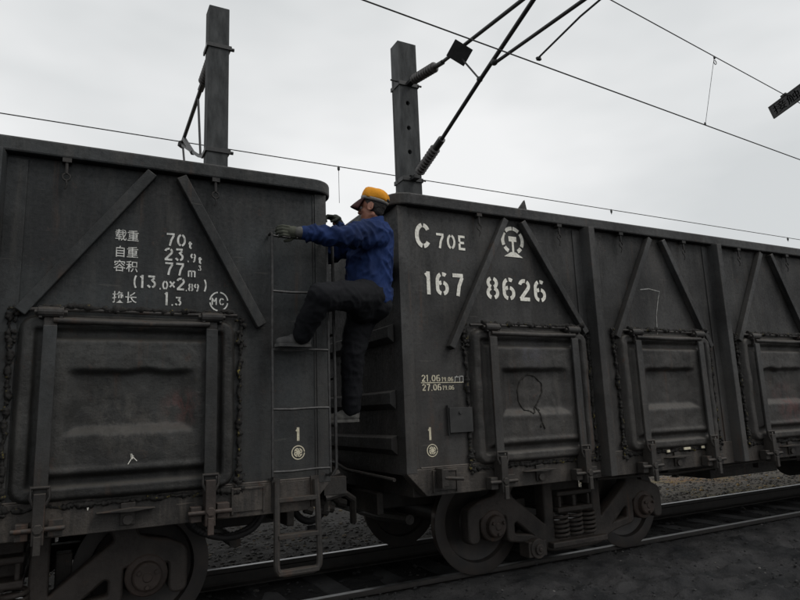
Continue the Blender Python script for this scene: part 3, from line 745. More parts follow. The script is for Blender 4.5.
# painted loop on the first door of the right wagon
lp = [(.55, -1), (.3, -.75), (.15, -1.05), (-.05, -1.15), (-.2, -1.0), (-.55, -.95), (-.85, -.5), (-.9, .1), (-.65, .7), (-.1, 1.0), (.5, .9), (1.0, .5), (.98, 0), (.65, -.45), (.4, -.75), (.42, -1.1), (.48, -1.5), (.65, -2.0), (.5, -1.6), (.3, -2.0)]
P = []
for (a, b), (c, d) in zip(lp, lp[1:]):
    for k in range(4): P.append((a+(c-a)*k/4, b+(d-b)*k/4))
P = [(-.04+.135*a, .555+.15*b) for a, b in P]
mb = MB(); mb.tube([(1.215+x, -WY-.003-door_h(x, z, 1), .985+z) for x, z in P], .009, 6, rfun=lambda i: .007+.003*math.sin(i*2.3))
mb.build('tar_loop', MT['seal'], right, smooth=2)
mb = MB(); 
for x, z, q in ((3.02, .975, .022), (3.28, .985, .05), (3.5, .985, .022)): mb.box(lx(x)-q, lx(x)+q*.8, -WY-.055, -WY-.045, z-.012, z+.010)
mb.build('pale_specks', MT['cream'], right)  # small pale specks along the foot of the second door
# -- lettering: left wagon
def ll(x): return x-XL_
mb = MB()
word(mb, '70', ll(-1.395), 2.545, .086, YL, .15, 1.12); word(mb, 't', ll(-1.255), 2.535, .07, YL, .17)
word(mb, '23', ll(-1.405), 2.445, .086, YL, .15, 1.12); word(mb, '.9', ll(-1.262), 2.445, .06, YL, .17); word(mb, 't', ll(-1.19), 2.437, .066, YL, .18)
word(mb, '77', ll(-1.40), 2.350, .084, YL, .15, 1.15); word(mb, 'm', ll(-1.255), 2.345, .075, YL, .12); word(mb, '3', ll(-1.19), 2.390, .036, YL, .17)
word(mb, '(', ll(-1.585), 2.25, .086, YL, .12); word(mb, '13', ll(-1.545), 2.255, .084, YL, .15, 1.15); word(mb, '.0', ll(-1.43), 2.252, .058, YL, .17)
word(mb, 'x', ll(-1.368), 2.262, .075, YL, .14); word(mb, '2', ll(-1.325), 2.252, .084, YL, .15, 1.1); word(mb, '.89', ll(-1.268), 2.25, .052, YL, .18); word(mb, ')', ll(-1.155), 2.25, .086, YL, .12)
word(mb, '1', ll(-1.395), 2.150, .086, YL, .15); word(mb, '.3', ll(-1.355), 2.15, .058, YL, .18, 1.2)
mb.build('stencil_figures', MT['faint'], left)
for s, z in (('载重', 2.56), ('自重', 2.452), ('容积', 2.36), ('换长', 2.160)):
    link('stencil_characters', cjk(s, ll(-1.700), z, .078, YL, .92), MT['faint'], left)
mb = MB(); cx, cz = ll(-1.052), 2.190
for k in range(4): stroke(mb, arc(cx, cz, .058, .062, 8+90*k, 82+90*k), .009, YL)
word(mb, 'M', cx-.048, cz-.024, .048, YL, .17); word(mb, 'C', cx+.002, cz-.024, .048, YL, .17, 1.05)
mb.build('ring_mark', MT['faint'], left)
mb = MB(); stroke(mb, [(ll(-.512), 1.255), (ll(-.512), 1.345)], .018, YL); stroke(mb, [(ll(-.526), 1.32), (ll(-.516), 1.335)], .010, YL-.0003)
round_emblem(mb, ll(-.513), 1.178, .044); mb.build('stencil_mark', MT['cream'], left)
mb = MB(); yy = -WY-.105
for q in ([(-1.545, 1.225), (-1.57, 1.245), (-1.560, 1.21), (-1.585, 1.17)], [(-1.56, 1.245), (-1.552, 1.205)], [(-1.55, 1.22), (-1.52, 1.19)]): mb.tube([(ll(a), -WY-.004-door_h(a+1.565, b-.985, 4), b) for a, b in [(-1.555+(a+1.555)*.75, 1.21+(b-1.21)*.8) for a, b in q]], .0022, 5)
mb.build('scratch_mark', MT['white'], left)
mb = MB(); mb.prism([(ll(-1.79), .965), (ll(-1.765), .967), (ll(-1.778), .93)], -WY-.02, -WY-.0125); mb.build('paper_scrap', MT['white'], left)
# hanging air hoses and chain at the left wagon's end, and coupler clutter in the gap
h = MB(); h.tube(smooth_pts([(ll(-1.15), -1.05, .80), (ll(-1.12), -1.06, .70), (ll(-1.0), -1.08, .63), (ll(-.85), -1.1, .60), (ll(-.70), -1.1, .64), (ll(-.62), -1.1, .74), (ll(-.62), -1.1, .85)]), .022, 10)
for k in range(30):
    a = PI*(k/29); h.ball((ll(-.88)-.26*math.cos(a), -1.09, .80-.19*math.sin(a)), .026, 1, (1.1, .7, 1))
h.build('brake_hose', MT['rubber'], left, smooth=2)
h = MB(); h.tube(smooth_pts([(ll(-.32), -.35, .86), (ll(-.20), -.36, .74), (ll(-.12), -.36, .58), (ll(.0), -.34, .52), (ll(.12), -.33, .58), (ll(.20), -.33, .72), (ll(.34), -.33, .86)]), .030, 10)
h.cyl((ll(-.03), -.34, .44), (ll(.05), -.34, .44), .045, 10)
h.build('air_hose', MT['rubber'], left, smooth=2)
h = MB(); rr = random.Random(3); last = V_ = Vector((ll(-.20), -1.30, .98))
for k in range(18):
    nx_ = V_+Vector((rr.uniform(-.12, .12), rr.uniform(-.08, .10), -rr.uniform(.02, .12)))
    h.tube([V_, (V_+nx_)/2+Vector((rr.uniform(-.05, .05), 0, .02)), nx_], rr.uniform(.024, .042), 8); h.cyl(nx_+Vector((-.03, 0, .01)), nx_+Vector((.035, 0, -.012)), rr.uniform(.03, .045), 8)
    V_ = nx_ if k % 3 else Vector((ll(-.24+.20*rr.random()), -1.35+.7*rr.random(), 1.0))
h.tube([(ll(-.26), -1.4, .84), (ll(-.1), -1.38, .86), (ll(.0), -1.3, .80), (ll(.04), -1.2, .62)], .026, 8)
h.box(ll(-.27), ll(-.10), -1.42, -1.36, .86, .98)
h.build('uncoupling_gear', MT['fitting'], left, smooth=True)
MB().tube([(lx(.25), -1.5, .93), (lx(.24), -.6, .95), (lx(.20), -.2, 1.05)], .014, 8).build('uncoupling_lever', MT['fitting'], right, smooth=True)
MB().prism([(lx(1.52), 3.139), (lx(1.62), 3.139), (lx(1.60), 3.235)], -WY+.0, -WY+.02).build('chord_lug', MT['frameR'], right)

# ------------------------------------------------------------------ catenary: right pole, cantilever
def insulator(mb, a, b, r=.07, n=9):
    a, b = Vector(a), Vector(b); d = b-a; l = d.length; prof = [(0, r*.45), (.02, r*.45)]
    for i in range(n):
        t = .03+(l-.06)*(i/n); s = (l-.06)/n
        prof += [(t, r*.55), (t+s*.35, r), (t+s*.55, r), (t+s*.95, r*.55)]
    prof += [(l-.02, r*.4), (l, r*.4)]
    mb.lathe(prof, a, d, 18)
def pole(name, x, y, wx, wy, top, label, holes):
    root = empty(name, (x, y, -.2)); tag(root, label, 'catenary pole', 'concrete poles carrying the overhead wire')
    h = top+.2
    me_s = [[(-wx/2, 0), (wx/2, 0), (wx/2, h), (-wx/2, h)]]
    fl = MB(); fl.prism([(-wx/2, -wy/2), (wx/2, -wy/2), (wx/2, -wy/2+.07), (-wx/2, -wy/2+.07)], 0, h, 'z')
    shaft_mesh = None
    m = MB(); t = .085
    # H section: two flanges and a pierced web
    m.box(-wx/2, -wx/2+t, -wy/2, wy/2, 0, h); m.box(wx/2-t, wx/2, -wy/2, wy/2, 0, h)
    z = 0
    fl.bm.free()
    for hz in holes+[None]:
        z1 = (hz-.08) if hz is not None else h
        m.box(-wx/2+t+.001, wx/2-t-.001, -.05, .05, z, z1)
        if hz is not None: z = hz+.08
    m.build('pole_shaft', MT['conc'], root, bevel=.012)
    return root
PX, PY = 2.965, 3.0
pr = empty('catenary_pole', (PX, PY, -.2)); tag(pr, 'grey concrete pole with holes and two insulators behind the right wagon', 'catenary pole', 'concrete poles carrying the overhead wires')
wx, wy = .335, .29; htop = 7.98+.2-.27
# solid shaft whose left face has a row of holes: built as outline with holes in the XZ plane
holes = []
def hole(cx, cz, r, n=12): return [(cx+r*math.cos(2*PI*k/n), cz+r*1.1*math.sin(2*PI*k/n)) for k in range(n)]
zs = [6.58, 6.13, 5.70, 5.25, 4.8, 4.3, 3.8, 3.3]
me = outline2d([[(-wx/2, 0), (wx/2, 0), (wx/2, htop), (-wx/2, htop)]]+[hole(-.03, z+.2-.0, .045) for z in zs], wy, .01)
link('pole_shaft', me, MT['conc'], pr)
MB().box(-.03-.07, .05, -.02, .02, .3, htop-.8).build('hole_backing', MT['black'], pr)  # black strip inside the shaft, seen only through the holes
def loc(p): return Vector(p)-Vector((PX, PY, -.2))
for z in (6.93, 5.22):
    c = MB(); c.box(-wx/2-.025, wx/2+.025, -wy/2-.022, -wy/2-.002, z+.2-.035, z+.2+.035); c.box(-wx/2-.025, -wx/2-.003, -wy/2, wy/2+.02, z+.2-.035, z+.2+.035); c.box(wx/2+.003, wx/2+.025, -wy/2, wy/2+.02, z+.2-.035, z+.2+.035)
    c.box(-.05, .05, -wy/2-.16, -wy/2-.02, z+.2-.03, z+.2+.03); c.cyl((wx/2, -wy/2-.02, z+.2), (wx/2+.07, -wy/2-.02, z+.2), .018, 8)
    c.build('clamp', MT['black'], pr, bevel=.003)
X_ = 2.95
t = MB(); insulator(t, loc((X_, 2.66, 6.91)), loc((X_, 1.92, 6.76)), .085); t.build('insulator', MT['porcelain'], pr, smooth=True)
t = MB(); insulator(t, loc((X_, 2.62, 5.24)), loc((X_, 2.02, 5.46)), .085); t.build('insulator', MT['porcelain'], pr, smooth=True)
t = MB(); t.cyl(loc((X_, 1.95, 6.766)), loc((X_, 1.72, 6.72)), .04, 10); t.tube([loc((X_, 1.8, 6.735)), loc((X_, -.75, 6.46))], .028, 10); t.build('top_tube', MT['black'], pr, smooth=True)
t = MB(); t.cyl(loc((X_, 2.06, 5.445)), loc((X_, 1.86, 5.515)), .06, 10); t.tube([loc((X_, 1.93, 5.49)), loc((X_, .79, 5.94)), loc((X_, -.62, 6.46))], .030, 10); t.build('brace_tube', MT['black'], pr, smooth=True)
t = MB(); t.tube([loc((X_+.03, .50, 6.03)), loc((X_+.03, -1.75, 5.83))], .024, 10); t.ball(loc((X_+.01, .46, 6.03)), .05, 2); t.build('registration_tube', MT['black'], pr, smooth=True)
t = MB(); t.cyl(loc((X_, 1.33, 6.66)), loc((X_, .80, 5.95)), .014, 8); t.ball(loc((X_, .80, 5.95)), .045, 2); t.ball(loc((X_, 1.36, 6.68)), .05, 2); t.build('strut', MT['black'], pr, smooth=True)
t = MB(); t.box(-.15, .15, -.02, .02, -.13, .13); o = t.build('plate', MT['black'], pr, bevel=.005); o.location = loc((X_-.05, 1.18, 6.56)); o.rotation_euler = (Vector((-4.8, -7.0, -5.1)).to_track_quat('-Y', 'Z') @ __import__('mathutils').Quaternion((0, 1, 0), R(35))).to_euler()
t = MB(); t.tube([loc((X_+.1, -1.55, 5.80)), loc((X_+.05, -1.1, 5.74)), loc((X_, -.42, 5.60))], .012, 8); t.ball(loc((X_, -.42, 5.585)), .03, 1, (1.6, 1, 1)); t.build('steady_arm', MT['black'], pr, smooth=True)
t = MB(); t.tube([loc((PX-.26, PY-.1, 6.98)), loc((PX-.28, PY-.1, 6.6)), loc((PX-.265, PY-.1, 5.2)), loc((PX-.24, PY-.1, 4.95)), loc((PX-.1, PY-.16, 4.97))], .007, 6)
t.cyl(loc((PX-.32, PY-.1, 6.97)), loc((PX-.18, PY-.1, 6.97)), .015, 6); t.cyl(loc((PX-.3, PY-.1, 4.96)), loc((PX-.1, PY-.1, 4.96)), .02, 6); t.build('earth_wire', MT['wire'], pr)

# left pole, its bracket reaches away over the next track
QX, QY = .03, 4.25
pl = empty('catenary_pole', (QX, QY, -.2)); tag(pl, 'taller dark concrete pole behind the left wagon, its bracket leaning left', 'catenary pole', 'concrete poles carrying the overhead wires')
m = MB(); m.box(-.17, .17, -.15, .15, 0, 8.56)
m.build('pole_shaft', MT['conc'], pl, bevel=.012)
for z in (7.62, 5.75):
    c = MB(); c.box(-.20, .21, -.172, -.152, z+.165, z+.235); c.box(-.20, -.172, -.15, .2, z+.165, z+.235); c.box(.172, .20, -.15, .2, z+.165, z+.235); c.cyl((.2, -.12, z+.2), (.26, -.12, z+.2), .03, 8)
    c.build('clamp', MT['black'], pl, bevel=.003)
def lq(p): return Vector(p)-Vector((QX, QY, -.2))
t = MB(); insulator(t, lq((QX-.05, 4.45, 7.58)), lq((QX-.07, 5.15, 7.46)), .10); t.build('insulator', MT['porcelain'], pl, smooth=True)
t = MB(); t.cyl(lq((QX-.07, 5.1, 7.47)), lq((QX-.08, 5.35, 7.43)), .055, 8); t.tube([lq((QX-.08, 5.2, 7.45)), lq((QX-.1, 7.5, 7.22))], .038, 8); t.ball(lq((QX-.1, 7.42, 7.22)), .10, 1); t.build('top_tube', MT['black'], pl, smooth=True)
t = MB(); t.tube([lq((QX-.02, 4.4, 5.72)), lq((QX-.06, 5.6, 6.25)), lq((QX-.1, 7.3, 7.15))], .034, 8); t.build('brace_tube', MT['black'], pl, smooth=True)
t = MB(); t.tube([lq((QX-.08, 5.6, 7.40)), lq((QX-.06, 5.35, 6.15))], .022, 8); t.tube([lq((QX-.1, 7.35, 7.25)), lq((QX-.1, 6.9, 6.45))], .022, 8); t.tube([lq((QX-.1, 7.1, 7.2)), lq((QX-.08, 6.1, 6.5))], .05, 6); t.build('strut', MT['black'], pl, smooth=True)

# wires
def wire(name, pts, r, label, cat='overhead wire', grp=None):
    o = MB().tube(pts, r, 6).build(name, MT['wire'], None, smooth=True); tag(o, label, cat, grp); return o
def lerp(a, b, t): return [a[i]+(b[i]-a[i])*t for i in range(3)]
ca, cb = (.56, -.53, 5.60), (9.5, .28, 5.60)
def on_contact(x): t = (x-ca[0])/(cb[0]-ca[0]); return lerp(ca, cb, t)
wire('contact_wire', [on_contact(-30), on_contact(45)], .0085, 'lower overhead wire crossing above the right wagon, held by the thin steady arm', grp='overhead line above the wagons')
def on_mess(x): return [x, -.60+(x-2.95)*.082, 6.52+.0015*(x-9)**2 if x > 3 else 6.574]
def mz(x): return [x, -.70+(x-4)*.163, 6.5+.0356*(x-4)]
wire('messenger_wire', [mz(x) for x in np.linspace(2.95, 24, 12)]+[], .0075, 'upper overhead wire running from the top edge down to the hanging sign', grp='overhead line above the wagons')
def dropper(x, label):
    a = mz(x); b = on_contact(x)
    m = MB(); m.cyl(a, b, .0035, 6); m.ball((a[0], a[1], a[2]-.02), .03, 1, (.6, .6, 1.1)); m.ball((b[0], b[1], b[2]+.02), .025, 1, (.8, .6, 1.3))
    m.tube([(a[0]+.03*math.cos(k*PI/4), a[1], a[2]-.10+.035*math.sin(k*PI/4)) for k in range(8)], .006, 5, closed=True)
    tag(m.build('dropper', MT['wire']), label, 'dropper wire', 'dropper wires')
dropper(6.58, 'thin dropper with a small ring joining the two overhead wires above the right wagon')
fa, fb = (-3.33, 7.23, 7.2), (20.9, 7.36, 7.2)
def on_far(x): return lerp(fa, fb, (x-fa[0])/(fb[0]-fa[0]))
wire('distant_contact_wire', [on_far(-60), on_far(90)], .011, 'thin wire far behind the wagons, passing the left pole and just above the right wagon', grp=None)
for px_, hh, lab in ((3.45, .9, 'thin dropper hanging in the open sky beside the orange cap'), (12.3, .14, 'short stub on the far wire above the middle of the right wagon'), (21.2, .14, 'short stub on the far wire at the right edge')):
    a = on_far(px_); m = MB(); m.cyl((a[0], a[1], a[2]+.02), (a[0], a[1], a[2]-hh), .006 if hh > .5 else .012, 6); m.ball((a[0], a[1], a[2]-.05), .035, 1, (1, 1, 2))
    tag(m.build('dropper', MT['wire']), lab, 'dropper wire', 'dropper wires')
# hanging sign at upper right
a = mz(9.0)
sg = empty('overhead_sign', (9.05, a[1], 6.545)); sg.rotation_euler = (R(-15), 0, 0); tag(sg, 'dark strip sign with a row of grey characters hanging at the upper right', 'sign')
MB().box(-.012, .012, -1.05, .30, -.13, .13).build('sign_plate', MT['black'], sg, bevel=.004)
m = MB()
for q in ((-1.05, .30, .105, .13), (-1.05, .30, -.13, -.105), (-1.05, -1.025, -.105, .105), (.275, .30, -.105, .105)): m.box(-.020, -.0125, q[0], q[1], q[2], q[3])
m.build('sign_rim', MT['wire'], sg)
me = cjk('接触网终点', 0, 0, .20, 0, 1.28)
me.transform(Matrix.Translation((-.016, .25, -.075)) @ Matrix.Rotation(-PI/2, 4, 'Z'))
link('sign_lettering', me, MT['faint'], sg)
MB().box(-.0145, -.0125, -1.02, .27, -.10, .10).build('sign_face', plain('dull grey sign paint', (.035, .037, .038), (.05, .05, .05), 8, .6, 0), sg)
sg.children[-2].data.transform(Matrix.Translation((-.004, 0, 0)))
m = MB(); m.box(-.03, .03, -.06, .04, .12, .16); m.build('sign_clip', MT['wire'], sg)

# ------------------------------------------------------------------ person climbing between the wagons
def fabric(name, col, col2, rough=.85, scale=20):
    m, nt, b = nodes(name); tc = N(nt, 'ShaderNodeTexCoord'); co = tc.outputs['Object']
    n = noise_n(nt, co, scale, 6, .65); n2 = noise_n(nt, co, 3.5, 4, .6)
    c = mixc(nt, ramp(nt, n2, .35, .65), col, col2); c = mixc(nt, mul(nt, ramp(nt, n, .5, .7), .35), c, tuple(x*.55 for x in col))
    nt.links.new(c, b.inputs['Base Color']); b.inputs['Roughness'].default_value = rough; b.inputs['Specular IOR Level'].default_value = .2
    wv = noise_n(nt, co, 9, 4, .6, (1, 1, .45)); bump(nt, b, wv, .55, .02); return m
FM = {
 'jacket': fabric('blue work cloth with painted highlights', (.014, .033, .118), (.007, .015, .050)),  # cloth blues spread apart, so highlights and darks are put into the colour
 'trousers': fabric('dark navy trousers', (.005, .0055, .0075), (.0085, .009, .011)),
 'glove': fabric('grey green knitted glove', (.085, .088, .068), (.025, .028, .024), scale=40),
 'gloved': fabric('dark rubbered glove', (.028, .033, .028), (.05, .055, .045), scale=40),
 'skin': plain('warm tanned skin', (.33, .155, .105), (.26, .115, .08), 6, .55, .1, .001),
 'hair': plain('short black hair', (.014, .012, .011), (.035, .03, .028), 60, .7, .8, .004),
 'cap': fabric('orange work cap cloth', (.70, .29, .02), (.55, .20, .014), .8),
 'band': plain('grey reflective band', (.22, .21, .19), (.12, .11, .10), 14, .5, .1, .001),
 'visor': plain('dark red brown visor underside', (.055, .014, .012), (.04, .012, .010), 12, .8, .1, .001),
 'shoe': plain('worn grey canvas shoe', (.12, .118, .11), (.05, .048, .045), 14, .8, .2, .002),
 'shoed': plain('dark dusty shoe', (.035, .035, .036), (.09, .088, .085), 9, .8, .2, .002),
 'sole': plain('pale rubber sole', (.20, .195, .18), (.08, .078, .072), 14, .7, .1, .001),
 'dark': plain('near black', (.012, .012, .012), (.02, .02, .02), 10, .6, 0),
 'eye': plain('eye white', (.22, .20, .19), (.5, .48, .46), 10, .3, 0),
}
def remesh(mb, voxel, smooth_it=4, disp=None, sf=.5):
    me = bpy.data.meshes.new('tmp'); bmesh.ops.recalc_face_normals(mb.bm, faces=mb.bm.faces); mb.bm.to_mesh(me); mb.bm.free()
    o = bpy.data.objects.new('tmp', me); COL.objects.link(o)
    r = o.modifiers.new('r', 'REMESH'); r.mode = 'VOXEL'; r.voxel_size = voxel; r.adaptivity = 0
    s = o.modifiers.new('s', 'SMOOTH'); s.factor = sf; s.iterations = smooth_it
    dg = bpy.context.evaluated_depsgraph_get(); dg.update()
    m2 = bpy.data.meshes.new_from_object(o.evaluated_get(dg)); bpy.data.objects.remove(o)
    if disp:
        n = len(m2.vertices); nm = [v.normal.copy() for v in m2.vertices]
        for v, q in zip(m2.vertices, nm): v.co = v.co+q*disp(v.co)
    return m2
def loft(mb, rings, seg=28):
    """rings: (centre, rx, ry, ax, ay) ellipse axes vectors"""
    RR = []
    for c, rx, ry, ax, ay in rings:
        c, ax, ay = Vector(c), Vector(ax).normalized(), Vector(ay).normalized()
        RR.append([mb.bm.verts.new(c+ax*rx*math.copysign(abs(math.cos(t))**.85, math.cos(t))+ay*ry*math.copysign(abs(math.sin(t))**.85, math.sin(t))) for t in [k*2*PI/seg for k in range(seg)]])
    for A, B in zip(RR, RR[1:]):
        for k in range(seg): mb.bm.faces.new((A[k], A[(k+1) % seg], B[(k+1) % seg], B[k]))
    mb.bm.faces.new(RR[0][::-1]); mb.bm.faces.new(RR[-1])
V3 = Vector
pelvis = V3((.055, -1.55, 2.27)); chest = V3((.075, -1.585, 2.62)); neckb = V3((.095, -1.59, 2.83)); headc = V3((.090, -1.600, 2.966))
lsh = V3((-.02, -1.775, 2.745)); lel = V3((-.265, -1.86, 2.635)); lwr = V3((-.50, -1.765, 2.668))
rsh = V3((.02, -1.42, 2.79)); rel = V3((-.16, -1.22, 2.66)); rwr = V3((-.055, -1.29, 2.915))
lhip = V3((.03, -1.655, 2.27)); lkn = V3((-.455, -1.90, 2.20)); lan = V3((-.535, -1.72, 1.955))
rhip = V3((.06, -1.46, 2.25)); rkn = V3((-.055, -1.485, 1.87)); ran = V3((-.045, -1.42, 1.435))
hf = V3((-.68, .72, .04)).normalized(); hl = V3((0, 0, 1)).cross(hf).normalized(); hu = hf.cross(hl).normalized()
HM = Matrix((hf, hl, hu)).transposed()
def H(f, l, u): return headc+hf*f+hl*l+hu*u
# body
b = MB()
b.capsule(pelvis, chest, .12, .13); b.capsule(chest, neckb-V3((0, 0, .06)), .12, .08); b.capsule(lsh, rsh, .06, .06)
b.capsule(neckb-V3((0, 0, .05)), headc+V3((.005, 0, -.06)), .062, .056)
for a, c, r1, r2 in ((lsh, lel, .052, .042), (lel, lwr, .042, .030), (rsh, rel, .052, .042), (rel, rwr, .042, .030), (lhip, lkn, .088, .058), (lkn, lan, .056, .040), (rhip, rkn, .088, .058), (rkn, ran, .056, .040)): b.capsule(a, c, r1, r2)
for w_, d_ in ((lwr, V3((-1, 0, 0))), (rwr, V3((-1, 0, .1)))): b.capsule(w_, w_+d_*.04, .024, .022)
# head: skull, jaw, cheek, nose, lips, brow, ears
b.ball(H(-.012, 0, .035), .1, 3, (.98, .76, .86), HM); b.ball(H(.030, 0, -.035), .07, 3, (.78, .80, 1.1), HM)
b.ball(H(.045, 0, -.088), .035, 3, (1, 1.05, .75), HM); b.capsule(H(-.02, .045, -.06), H(.055, .015, -.093), .024, .02); b.capsule(H(-.02, -.045, -.06), H(.055, -.015, -.093), .024, .02)
b.ball(H(.055, .032, -.018), .026, 2, (1, 1, .9), HM); b.ball(H(.055, -.032, -.018), .026, 2, (1, 1, .9), HM)
b.capsule(H(.088, 0, .018), H(.108, 0, -.022), .009, .014); b.ball(H(.098, .012, -.027), .010, 2); b.ball(H(.098, -.012, -.027), .010, 2)
b.capsule(H(.078, .028, .026), H(.086, 0, .024), .012, .010); b.capsule(H(.078, -.028, .026), H(.086, 0, .024), .012, .010)
b.capsule(H(.082, .018, -.055), H(.082, -.018, -.055), .008, .008); b.capsule(H(.078, .016, -.067), H(.078, -.016, -.067), .009, .009)
for s in (1, -1):
    b.tube([H(-.012+.022*math.cos(k*PI/5)-.004, s*(.079+.006*math.cos(k*PI/5+2)), -.004+.032*math.sin(k*PI/5)) for k in range(10)], .0065, 8, closed=True)
    b.ball(H(-.012, s*.076, -.004), .018, 2, (.9, .35, 1.3), HM)
me = remesh(b, .0065, 3)
person = link('person', me, FM['skin'], smooth=2)
tag(person, 'person in a blue jacket and orange cap climbing up between the two wagons', 'person')
for s in (1, -1):
    MB().ball(H(.079, s*.031, .006), .0115, 2).build('eye', FM['eye'], person, smooth=2)
    MB().ball(H(.0875, s*.032, .006), .0048, 2).build('pupil', FM['dark'], person, smooth=2)
# hair: fringe round the back and sides under the cap
b = MB(); b.ball(H(-.018, 0, .032), .1015, 3, (.97, .78, .86), HM); b.ball(H(-.045, 0, -.015), .060, 3, (.8, 1.0, 1.0), HM)
m = remesh(b, .006, 2, lambda c: .003*noise.noise(c*120))
bm = bmesh.new(); bm.from_mesh(m)
dele = [v for v in bm.verts if ((v.co-headc).dot(hf) > -.002+max(0, (v.co-headc).dot(hu)*.9)) or (v.co-headc).dot(hu) < -.075]
bmesh.ops.delete(bm, geom=dele, context='VERTS'); bm.to_mesh(m); bm.free()
link('hair', m, FM['hair'], person, smooth=2)
# cap
capm = empty('x'); bpy.data.objects.remove(capm)
cu_ = (hu*.96-hf*.30).normalized(); cf_ = (hf-cu_*hf.dot(cu_)).normalized(); cl_ = cu_.cross(cf_); CM = Matrix((cf_, cl_, cu_)).transposed(); cc = H(-.016, 0, .050)
def Cp(f, l, u): return cc+cf_*(f*1.05)+cl_*(l*1.05)+cu_*(u*1.12)
def caps_surface(rows, seg=40):
    bm = bmesh.new(); RR = []
    for u, rf, rl, off in rows:
        ring = []
        for k in range(seg):
            t = k*2*PI/seg; wob = 1+.028*math.sin(5*t+u*60)+.02*math.sin(9*t+u*90)
            ring.append(bm.verts.new(Cp(off+rf*wob*math.cos(t), rl*wob*math.sin(t), u+.003*math.sin(3*t))))
        RR.append(ring)
    for A, B in zip(RR, RR[1:]):
        for k in range(seg): bm.faces.new((A[k], A[(k+1) % seg], B[(k+1) % seg], B[k]))
    bm.faces.new(RR[-1]); return bm
mb = MB(); mb.bm.free(); mb.bm = caps_surface([(.014, .106, .088, 0), (.028, .108, .090, 0), (.042, .107, .089, .0), (.060, .101, .085, .002), (.076, .088, .075, .006), (.088, .068, .058, .010), (.094, .040, .034, .012), (.096, .012, .01, .012)])
cap = mb.build('cap', FM['cap'], person, smooth=2); so = cap.modifiers.new('t', 'SOLIDIFY'); so.thickness = .003
mb = MB(); mb.bm.free(); bm = bmesh.new()
RR = [[bm.verts.new(Cp(rf*math.cos(k*2*PI/40), rl*math.sin(k*2*PI/40), u)) for k in range(40)] for u, rf, rl in ((-.004, .102, .084), (.006, .107, .0885), (.018, .109, .0905))]
for A, B in zip(RR, RR[1:]):
    for k in range(40): bm.faces.new((A[k], A[(k+1) % 40], B[(k+1) % 40], B[k]))
mb.bm = bm; o = mb.build('cap_band', FM['band'], cap, smooth=2); so = o.modifiers.new('t', 'SOLIDIFY'); so.thickness = .003
bm = bmesh.new(); rows = []
for j in range(7):
    t = j/6; rows.append([bm.verts.new(Cp((.100+.075*t*(1-.35*abs(math.sin(a))**2))*math.cos(a)+.0, (.088+.008*t)*math.sin(a), .004-.050*t-.022*t*t-.016*math.sin(a)**2*t)) for a in [R(-62+124*k/20) for k in range(21)]])
for A, B in zip(rows, rows[1:]):
    for k in range(20): bm.faces.new((A[k], A[k+1], B[k+1], B[k]))
mb = MB(); mb.bm.free(); mb.bm = bm; o = mb.build('visor', FM['visor'], cap, smooth=2); so = o.modifiers.new('t', 'SOLIDIFY'); so.thickness = .004
MB().ball(Cp(-.104, 0, .028), .03, 2, (.3, .9, .5), CM).build('cap_opening', FM['dark'], cap, smooth=2)
# jacket
def folds(c):
    v = .008*noise.noise((c.x*8, c.y*8, c.z*5))
    r = 1-abs(noise.noise(((c.x+c.z*.9)*9, c.y*6, (c.z-c.x*.6)*5+3)))*2.2
    q = 1-abs(noise.noise(((c.x-c.z*.5)*17+5, c.y*11, (c.z+c.x)*9)))*2.4
    sl = math.sin(c.x*70+6*noise.noise((c.x*5, c.y*6, c.z*9)))*(.004 if c.x < -.05 and c.z > 2.5 else 0)
    return v+.015*max(0, r)**2+.009*max(0, q)**2-.009+sl
X1, Y1 = V3((1, 0, 0)), V3((0, 1, 0))
b = MB()
loft(b, [((.045, -1.555, 2.215), .150, .195, X1, Y1), ((.05, -1.555, 2.25), .165, .205, X1, Y1), ((.052, -1.56, 2.34), .158, .20, X1, Y1), ((.058, -1.565, 2.45), .158, .20, X1, Y1), ((.068, -1.575, 2.57), .162, .205, X1, Y1), ((.078, -1.58, 2.68), .158, .21, X1, Y1), ((.088, -1.585, 2.76), .135, .20, X1, Y1), ((.095, -1.588, 2.82), .10, .14, X1, Y1), ((.098, -1.59, 2.86), .068, .08, X1, Y1)])
b.capsule((.16, -1.57, 2.26), (.17, -1.57, 2.3), .07, .09)
b.capsule(lsh+V3((.04, .03, -.01)), lel, .098, .078); b.capsule(lel, lwr+V3((.02, 0, 0)), .078, .056)
b.capsule(rsh+V3((.03, -.02, -.02)), rel, .095, .076); b.capsule(rel, rwr+V3((.0, 0, -.03)), .076, .055)
b.capsule(lsh+V3((.08, .03, -.05)), lsh+V3((-.06, -.02, -.09)), .09, .07)
me = remesh(b, .009, 5, folds)
jk = link('jacket', me, FM['jacket'], person, smooth=2)
b = MB(); c0 = V3((.10, -1.592, 2.868))
loft(b, [(c0+V3((0, 0, -.035)), .083, .092, X1, Y1), (c0+V3((.004, 0, -.01)), .076, .084, X1, Y1), (c0+V3((.010, 0, .022)), .068, .076, (1, 0, .25), Y1), (c0+V3((.010, 0, .018)), .060, .068, (1, 0, .25), Y1)])
b.build('collar', FM['jacket'], jk, smooth=2)
b = MB(); b.capsule(lwr+V3((.035, 0, -.002)), lwr+V3((-.012, 0, 0)), .054, .050); b.build('cuff', FM['jacket'], jk, smooth=2)
# belt with a light buckle clip showing at the waist
b = MB(); b.ball((-.115, -1.705, 2.325), .022, 2, (1, .5, 1.3)); b.ball((-.10, -1.72, 2.30), .014, 2, (1, .6, 1.2)); b.build('belt_clip', FM['band'], person, smooth=2)
